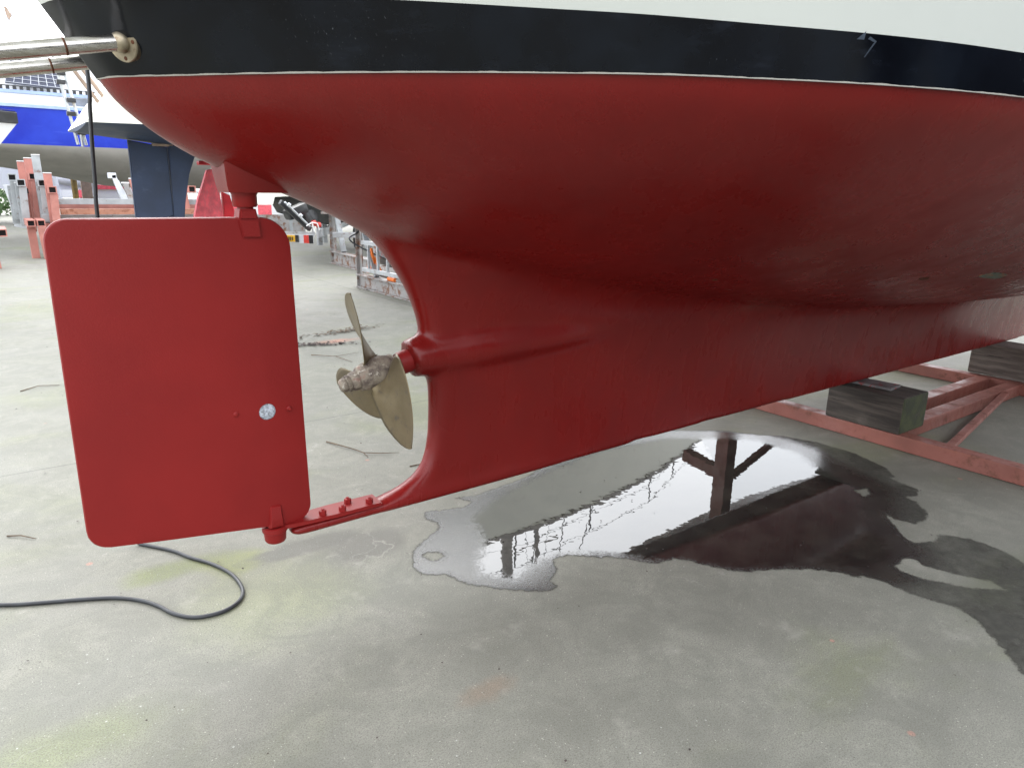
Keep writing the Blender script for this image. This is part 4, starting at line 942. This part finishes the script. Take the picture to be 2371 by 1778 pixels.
bm = B(); beam(bm, (3.12, 18.3, .5), (2.92, 18.3, 1.58), .12, .12, .004, up=(0, 1, 0)); obj('leg', bm, 'pinkbg', r)
bm = B(); box(bm, (2.86, 18.24, 1.585), (2.98, 18.36, 1.61), .004); obj('cap', bm, 'white', r)
r = thing('pink_prop', (3.95, 18, 0), 'pink post with a square open tube end right of the navy rudder', 'stand')
bm = B(); beam(bm, (4.02, 18, .0), (3.86, 18, 1.70), .15, .12, .004, up=(0, 1, 0)); obj('leg', bm, 'pinkbg', r)
bm = B(); box(bm, (3.80, 17.95, 1.705), (3.92, 18.05, 1.74), .004); obj('cap', bm, 'white', r)
a, b_ = B(), B(); hollow(a, b_, (4.03, 17.7, 1.39), .16, .15, .25); ar = obj('arm', a, 'pinkbg', r); obj('shade_plug', b_, 'hollow_shade', ar)
# through-hull fitting on the grey hull, above
lathe_b = B(); lathe(lathe_b, (4.62, yb+.95, 1.68), (0, -1, -.7), [(0, .17), (.03, .17), (.05, .13), (.05, .05), (.07, .0)], 20); obj('through_hull_fitting', lathe_b, 'hubtan', by, True)

# red rudder of another boat
rr = thing('red_rudder', (2.2, 9, 0), 'tall red rudder with the light on its blade painted pink, and skeg, standing just left of the rudder stock', 'rudder')
bm = B(); prism(bm, [(1.99, .6), (2.02, 1.0), (2.05, 1.16), (2.10, 1.34), (2.165, 1.50), (2.225, 1.66), (2.33, 1.68), (2.36, 1.2), (2.37, .6)], 8.97, 9.05, .01); obj('blade', bm, 'redpink', rr)
bm = B(); prism(bm, [(2.385, .6), (2.375, 1.42), (2.46, 1.38), (2.52, 1.1), (2.55, .6)], 8.98, 9.06, .008); obj('skeg', bm, 'redbright', rr)
bm = B(); box(bm, (2.06, 8.96, .0), (2.5, 9.08, .595), .01); obj('foot', bm, 'redbright', rr)
bm = B(); box(bm, (2.14, 8.95, 1.715), (2.45, 9.07, 1.76), .01); obj('cap', bm, 'redbright', rr)

# barrier boards far behind
def barrier(X0, X1, Y, z_, label):
    r = thing('barrier_board', ((X0+X1)/2, Y, 0), label, 'barrier', 'red and white barrier boards')
    bm = B(); n = max(2, int((X1-X0)/.35))
    for k in range(n):
        a = X0+(X1-X0)*k/n; b_ = X0+(X1-X0)*(k+1)/n; box(bm, (a, Y, z_-.13), (b_, Y+.04, z_+.13), 0, mi=k % 2)
    obj('board', bm, ['white', 'redpink'], r)
    for X in (X0+.2, X1-.2):
        bm = B(); box(bm, (X-.04, Y+.045, 0), (X+.04, Y+.1, z_+.2)); obj('post', bm, 'greypaint', r)
barrier(4.4, 7.4, 20.3, .85, 'red and white barrier board behind the red rudder foot')
barrier(1.6, 3.3, 30, 1.1, 'red and white barrier board glimpsed below the pale hull')
r = thing('white_railing', (5, 20.8, 0), 'white tubular railing between the pink post and the red rudder', 'railing')
for z_ in (1.33, 1.08):
    bm = B(); tube(bm, [(4.6, 20.8, z_), (5.6, 20.8, z_), (5.75, 20.8, z_-.1)], .06, 8); obj('rail', bm, 'white', r, True)
for X in (4.7, 5.7):
    bm = B(); tube(bm, [(X, 20.8, 0), (X, 20.8, 1.3)], .04, 8); obj('post', bm, 'white', r, True)
bm = B(); box(bm, (4.1, 21.4, .003), (8.0, 21.9, .95), .02); obj('grey_tank', bm, 'rusty', label='grey weathered container behind the white railing', cat='container')
r = thing('yellow_post', (2.9, 28, 0), 'yellow brown post standing far behind the cable', 'post')
bm = B(); tube(bm, [(2.75, 28, 0), (2.75, 28, 1.9)], .09, 10); obj('post', bm, 'teal', r, True)
bm = B(); box(bm, (2.95, 28, 0), (3.25, 28.2, 1.9), .02); obj('board', bm, 'tan', r)
bm = B(); prism(bm, rounded([(3.4, .5), (4.45, .5), (4.45, 1.2), (4.3, 1.6), (3.4, 1.6)], [.02, .02, .2, .2, .02]), 28.5, 28.7, .02)
wp = obj('rounded_sign', bm, 'white', label='white rounded panel with a red band beyond the cradle rails', cat='panel')
bm = B(); box(bm, (3.4, 28.45, 1.28), (4.43, 28.49, 1.42), 0); obj('red_band', bm, 'redpink', wp)
# bushes
def bush(cx, cy_, r_, h_, label):
    root = thing('bush', (cx, cy_, 0), label, 'bush'); bm = B()
    for k in range(900):
        d = Vector((random.gauss(0, 1), random.gauss(0, 1), random.gauss(0, 1))).normalized()*random.uniform(.55, 1.05)
        p = Vector((cx+d.x*r_, cy_+d.y*r_*.7, h_*.5+d.z*h_*.5)); a = Vector((random.gauss(0, 1), random.gauss(0, 1), random.gauss(0, 1))).normalized()*.09*r_; b_ = a.orthogonal()*.6
        bm.faces.new([bm.verts.new(v_) for v_ in (p, p+a*.5+b_, p+a, p+a*.5-b_)])
    obj('foliage', bm, 'leaf', root)
    bm = B(); tube(bm, [(cx, cy_, 0), (cx, cy_, h_*.6)], .05*r_, 6); obj('stem', bm, 'twig', root)
bush(.6, 40, 1.6, 1.5, 'low green bush at the far end of the yard on the left edge')
bush(5.0, 34, 1.2, 1.7, 'green bush glimpsed between the stacked cradles and the cable')

# ------------------------------------------------------------------ trailer with black boat
tr = thing('boat_trailer', (7.2, 16.8, 0), 'galvanised boat trailer with a light board, seen between rudder and aperture edge', 'trailer')
bm = B(); beam(bm, (5.35, 13.6, .62), (8.9, 19.5, .66), .09, .15, .004); obj('chassis_rail', bm, 'greypaint', tr)
bm = B(); beam(bm, (5.5, 13.3, .6), (6.6, 12.9, .60), .08, .10, .004); 
obj('rear_beam', bm, 'greypaint', tr)
bm = B(); tube(bm, [(6.4, 15.4, .70), (6.55, 15.6, .98), (6.8, 16.0, 1.02), (8.0, 18.0, 1.02), (8.2, 18.3, .75)], .035, 8); obj('mudguard_rail', bm, 'greypaint', tr, True)
w_ = B(); lathe(w_, (7.60, 16.75, .33), (.84, -.53, 0), [(-.1, .2), (-.09, .31), (-.06, .335), (.06, .335), (.09, .31), (.1, .2)], 28); wh = obj('wheel', w_, 'black_rubber', tr, True)
w_ = B(); lathe(w_, (7.60, 16.75, .33), (.84, -.53, 0), [(.102, .19), (.12, .17), (.125, .04), (.13, 0)], 24); obj('hub', w_, 'hubtan', wh, True)
w_ = B(); lathe(w_, (7.60, 16.75, .33), (.84, -.53, 0), [(-.13, .0), (-.12, .17), (-.102, .19), (-.10, .19)], 24); obj('hub', w_, 'hubtan', wh, True)
for p in ((5.55, 14.1), (5.9, 14.7), (6.9, 16.3)):
    bm = B(); beam(bm, (p[0], p[1], .35), (p[0], p[1], .78), .09, .09, .004, up=(1, 0, 0)); obj('roller_post', bm, 'greypaint', tr)
for (p, z_) in (((5.06, 13.2), .83), ((5.27, 13.5), .78)):
    bm = B(); lathe(bm, (p[0], p[1], z_), (1, .2, 0), [(0, .03), (.01, .055), (.07, .055), (.08, .03)], 14); obj('red_roller', bm, 'reflector', tr, True)
    bm = B(); beam(bm, (p[0]+.04, p[1]+.06, z_-.25), (p[0]+.04, p[1]+.05, z_), .04, .03, 0, up=(1, 0, 0)); obj('roller_arm', bm, 'alu', tr)
# light board, facing the viewer
lbx = Vector((4.50, 13.0, .60)); rx = Vector((.93, -.30, -.03)).normalized(); lz = Vector((0, 0, 1))
def lboard(x0, x1, z0, z1, off, name, mat, par):
    nrm = rx.cross(lz); bm = B(); vs = []
    for o_ in (0, .025):
        for a, b_ in ((x0, z0), (x1, z0), (x1, z1), (x0, z1)): vs.append(bm.verts.new(lbx+rx*a+lz*b_+nrm*(off+o_)))
    for f in ((0, 1, 2, 3), (7, 6, 5, 4), (0, 4, 5, 1), (1, 5, 6, 2), (2, 6, 7, 3), (3, 7, 4, 0)): bm.faces.new([vs[i] for i in f])
    return obj(name, bm, mat, par)
bd = lboard(-.6, .46, -.10, .055, 0, 'light_board', 'offwhite', tr)
lboard(-.65, .50, .058, .105, -.01, 'top_rail', 'alu', bd)
pt = lboard(-.06, .14, -.075, .04, .028, 'number_plate', 'plate', bd)
for k, x_ in enumerate((-.035, -.012, .025, .05, .085)): lboard(x_, x_+.014, -.05, .015, .0545, 'character', 'black', pt)
lboard(.145, .205, -.08, .045, .028, 'black_panel', 'black', bd)
lboard(.29, .38, -.095, .048, .028, 'red_lens', 'reflector', bd); lboard(.385, .455, -.10, .05, .028, 'dark_lens', 'black', bd)
# boat on it
rb = thing('rigid_inflatable', (7, 17, .7), 'black hulled boat resting on the galvanised trailer under a white deck edge', 'boat')
bm = B(); rows = []
for i in range(17):
    u = i/16; c_ = Vector((5.8, 14.2, 0))+Vector((4.2, 6.6, 0))*u; s_ = Vector((.84, -.54, 0)); w = 1.05*max(.02, 1-u**3)
    rows.append([bm.verts.new(c_+s_*w*a+Vector((0, 0, z_+.15*u*u))) for a, z_ in ((1, 1.28), (1.05, 1.12), (.98, .98), (.6, .86), (0, .74), (-.6, .86), (-.98, .98), (-1.05, 1.12), (-1, 1.28))])
for a, b_ in zip(rows, rows[1:]):
    for k in range(8): bm.faces.new((a[k], a[k+1], b_[k+1], b_[k]))
bm.faces.new(rows[0]); bm.faces.new(rows[-1][::-1]); obj('hull', bm, 'blackmatt', rb, True)
bm = B(); rows = []
for i in range(17):
    u = i/16; c_ = Vector((5.45, 13.9, 0))+Vector((4.5, 7.1, 0))*u; s_ = Vector((.84, -.54, 0)); w = 1.12*max(.02, 1-u**3)
    rows.append([bm.verts.new(c_+s_*w*a+Vector((0, 0, z_+.15*u*u))) for a, z_ in ((1, 1.30), (1.03, 1.33), (1, 1.75), (-1, 1.75), (-1.03, 1.33), (-1, 1.30))])
for a, b_ in zip(rows, rows[1:]):
    for k in range(6): bm.faces.new((a[k], a[(k+1) % 6], b_[(k+1) % 6], b_[k]))
bm.faces.new(rows[0]); bm.faces.new(rows[-1][::-1]); obj('deck_moulding', bm, 'cream', rb, True)
om = thing('outboard_motor', (5.0, 13.6, 1), 'tilted black outboard drive hanging at the stern of the black hulled boat', 'outboard motor')
bm = B(); beam(bm, (4.62, 13.3, .97), (5.02, 13.4, 1.12), .22, .20, .05); beam(bm, (4.95, 13.4, 1.1), (5.12, 13.5, .78), .16, .16, .04); obj('cowl', bm, 'black', om, True)
bm = B(); beam(bm, (4.42, 13.0, 1.22), (5.02, 13.2, .72), .07, .09, .01); obj('leg', bm, 'black', om)
bm = B(); tube(bm, [(4.48, 12.93, 1.22), (4.98, 13.1, .78)], .018, 8); obj('hydraulic_ram', bm, 'alu', om, True)
for p in ((4.52, 12.9, 1.19), (4.74, 12.95, 1.0)):
    bm = B(); lathe(bm, p, (1, 0, -.8), [(0, .02), (.005, .035), (.05, .035), (.055, .02)], 12); obj('ram_end', bm, 'offwhite', om, True)
bm = B(); lathe(bm, (5.22, 13.7, .9), (.4, -1, .1), [(0, .03), (.01, .14), (.06, .16), (.1, .05)], 16); obj('gearcase', bm, 'black', om, True)
bm = B(); tube(bm, [(4.84, 12.9, .80), (4.95, 12.9, .86), (5.05, 12.9, .84), (5.08, 12.9, .72)], .012, 6); tube(bm, [(4.95, 12.9, .86), (4.98, 12.9, .70)], .012, 6); obj('bracket', bm, 'white', om, True)

# ------------------------------------------------------------------ rusty stands
def stand(foot, xe, ye, h, label, b0):
    X, Y = foot; r = thing('steel_stand', (X, Y, 0), label, 'boat stand', 'rusty steel boat stands'); s = b0
    d = Vector((xe-X, ye-Y, 0)); L = d.length; d.normalize(); sd2 = Vector((-d.y, d.x, 0))
    bm = B()
    P0 = Vector((X, Y, 0))
    beam(bm, P0+Vector((0, 0, .01)), P0+d*L+Vector((0, 0, .01)), .15*s, .014, 0); beam(bm, P0+Vector((0, 0, .20*s)), P0+d*L+Vector((0, 0, .20*s)), .15*s, .014, 0)
    beam(bm, P0+Vector((0, 0, .105*s)), P0+d*L+Vector((0, 0, .105*s)), .02, .176*s, 0); obj('base_beam', bm, 'rusty', r)
    bm = B(); beam(bm, P0+Vector((0, .05, .0)), P0+Vector((-.0, .05, h)), .10*s, .012, 0, up=tuple(sd2)); beam(bm, P0+d*.12*s+Vector((0, .05, 0)), P0+d*.12*s+Vector((0, .05, h)), .10*s, .012, 0, up=tuple(sd2)); beam(bm, P0+d*.06*s+Vector((0, .05, .0)), P0+d*.06*s+Vector((0, .05, h)), .012, .11*s, 0, up=tuple(sd2)); obj('post', bm, 'rusty', r)
    bm = B(); beam(bm, P0+Vector((.05, 0, h*.72)), P0+d*L*.27+Vector((.02, 0, .22*s)), .08*s, .05*s, .004); obj('brace', bm, 'greypaint', r)
    return r, P0, d
s1, P1, D1 = stand((5.75, 13.9), 5.64, 11.9, 1.75, 'rusty steel stand with a long base beam in front of the trailer', 1.2)
bm = B(); box(bm, (5.50, 13.72, .98), (5.70, 13.84, 1.02), 0); box(bm, (5.50, 13.72, 1.20), (5.70, 13.84, 1.24), 0); box(bm, (5.58, 13.75, 1.02), (5.68, 13.80, 1.20), 0); obj('bracket', bm, 'rusty', s1)
s2, P2, D2 = stand((4.68, 10.32), 4.68, 8.2, 1.35, 'rusty grey steel stand with diagonal strut nearest the hull aperture', 1.0)
bm = B(); beam(bm, (4.70, 9.12, .20), (4.95, 8.6, .55), .07, .07, .005); obj('strut', bm, 'rusty', s2)
# ladder on the stand
la = thing('aluminium_ladder', (4.6, 9.3, .2), 'aluminium ladder lying on its side along the rusty grey stand', 'ladder')
def lp(s, up_): return Vector((4.62+.03*s, 9.95-2.4*s, .30+.02*s+up_*.40))
bm = B(); beam(bm, lp(-.05, 1), lp(1.1, 1.0), .03, .06, .003); obj('side_rail', bm, 'alu', la)
bm = B(); beam(bm, lp(-.05, 0), lp(1.1, 0), .03, .06, .003); obj('side_rail', bm, 'alu', la)
for k in range(9):
    s_ = .04+k*.125; bm = B(); beam(bm, lp(s_, .06), lp(s_, .95), .035, .035, .004, up=(0, 1, 0)); obj('rung', bm, 'alu', la)
bm = B(); tube(bm, catmull([(4.66, 10.5, 1.35), (4.70, 10.3, .9), (4.5, 10.25, .75), (4.62, 10.1, .62), (4.8, 9.8, .5), (4.9, 9.6, .45)], 6), .012, 6); tube(bm, catmull([(4.74, 10.3, 1.0), (4.95, 10.1, .85), (5.05, 9.9, .6), (5.0, 9.8, .45)], 6), .010, 6)
obj('hose', bm, 'black_rubber', smooth=True, ang=180, label='thin black hose draped over the rusty grey stand and ladder', cat='hose')
bm = B(); prism(bm, [(9.98, .62), (9.93, .62), (9.80, .26), (10.12, .24)], 4.70, 4.725, axis='x'); prism(bm, [(9.93, .5), (9.90, .5), (9.66, .28), (9.78, .25)], 4.73, 4.75, axis='x')
obj('orange_strap', bm, 'orange', label='bright orange lifting strap hanging behind the ladder end', cat='strap')
bm = B(); tube(bm, [(4.66, 9.10, .235), (4.66, 9.3, .235)], .03, 8); obj('orange_strap', bm, 'orange', smooth=True, label='short orange strap end lying on the stand base under the rungs', cat='strap')
# red buoy, timber stack behind
bm = B(); lathe(bm, (6.35, 12.3, .02), (.1, .05, 1), [(0, .1), (.04, .24), (.2, .36), (.36, .38), (.55, .3), (.66, .14), (.72, .05)], 24); by_ = obj('red_buoy', bm, 'redbright', smooth=True, label='red round mooring buoy behind the ladder rungs', cat='buoy')
for k in range(4):
    bm = B(); box(bm, (5.35, 9.6, .01+.125*k), (6.9, 11.0, .115+.125*k), .006)
    obj('timber_plank', bm, ['timber', 'rusty', 'timber', 'plank'][k], label=['lowest dark plank of the stack behind the ladder', 'rust coloured plank second from the bottom of the stack', 'dark plank third from the bottom of the stack behind the ladder', 'topmost grey plank of the stack behind the ladder'][k], cat='plank', group='planks stacked behind the ladder')
bm = B(); beam(bm, (6.1, 12.9, .1), (6.35, 12.6, 1.1), .08, .06); beam(bm, (6.6, 12.7, .1), (6.35, 12.6, 1.1), .08, .06); obj('trestle', bm, 'rusty', label='rusty A-shaped trestle beside the trailer wheel', cat='trestle')

# ------------------------------------------------------------------ masts behind, mirrored in the puddle
def mast(name, x_, y_, h_, label, r=.08, spr=(.45, .7)):
    root = thing(name, (x_, y_, 0), label, 'mast')
    bm = B(); tube(bm, [(x_, y_, 1.2), (x_, y_, h_)], r, 10); obj('spar', bm, 'mast', root, True)
    for f in spr:
        bm = B(); tube(bm, [(x_-.9, y_, h_*f), (x_+.9, y_, h_*f)], .03, 6); obj('spreader', bm, 'mast', root, True)
    bm = B()
    for s in (-1, 1):
        tube(bm, [(x_+s*1.3, y_, 1.5), (x_+s*.9, y_, h_*spr[0]), (x_, y_, h_*.95)], .008, 4)
    obj('shrouds', bm, 'wire', root)

# ------------------------------------------------------------------ unseen yacht added behind the viewer to shade the ground and darken the stripe
shade_yacht = thing('sailing_yacht', (5, -3.6, 0), 'unseen black hulled yacht added behind the viewer to shade the near ground', 'yacht')
T_, Bt, Dk, LT = hull_loft(-.6, 11.5, -3.7, 1.75, 2.9, 1.9, .9, rake=-.3, b0=.6, full=.45, e=1.2)
obj('topsides', T_, 'black', shade_yacht, True, ang=50); obj('underwater_hull', Bt, 'navy', shade_yacht, True, ang=60); obj('deck', Dk, 'deck', shade_yacht)
bm = B(); prism(bm, rounded([(3, 1.2), (3.4, .32), (7.0, .30), (7.2, 1.2)], [.05, .1, .1, .05]), -3.82, -3.58, .02); obj('keel', bm, 'navy', shade_yacht)
bm = B(); prism(bm, rounded([(2.5, 2.85), (2.9, 3.4), (7.5, 3.3), (8.2, 2.85)], [.05]*4), -4.5, -2.9, .04); obj('coachroof', bm, 'white', shade_yacht, True)
nc_ = thing('boat_cradle', (5, -3.7, 0), 'grey steel cradle under the unseen yacht added behind the viewer', 'boat cradle')
for X in (3.6, 6.8):
    bm = B(); box(bm, (X-.06, -5.4, .003), (X+.06, -2.0, .12), .005); obj('cross_beam', bm, 'greypaint', nc_)
    for y_ in (-5.2, -2.2):
        bm = B(); beam(bm, (X, y_, .125), (X, y_, 1.5), .1, .1, up=(1, 0, 0)); obj('upright', bm, 'greypaint', nc_)
    bm = B(); box(bm, (X-.1, -4.1, .124), (X+.1, -3.3, .298), .01); obj('keel_block', bm, 'timber', nc_)
for y_ in (-4.4, -3.0):
    bm = B(); box(bm, (3.665, y_-.05, .01), (6.735, y_+.05, .11), .005); obj('long_beam', bm, 'greypaint', nc_)
mast('yacht_mast', 14.2, 17.5, 15, 'bare mast further back, mirrored in the puddle right of the thick mast')
mast('yacht_mast', 11.6, 20.0, 14, 'thinner bare mast farthest back in the yard, mirrored in the puddle', .06)
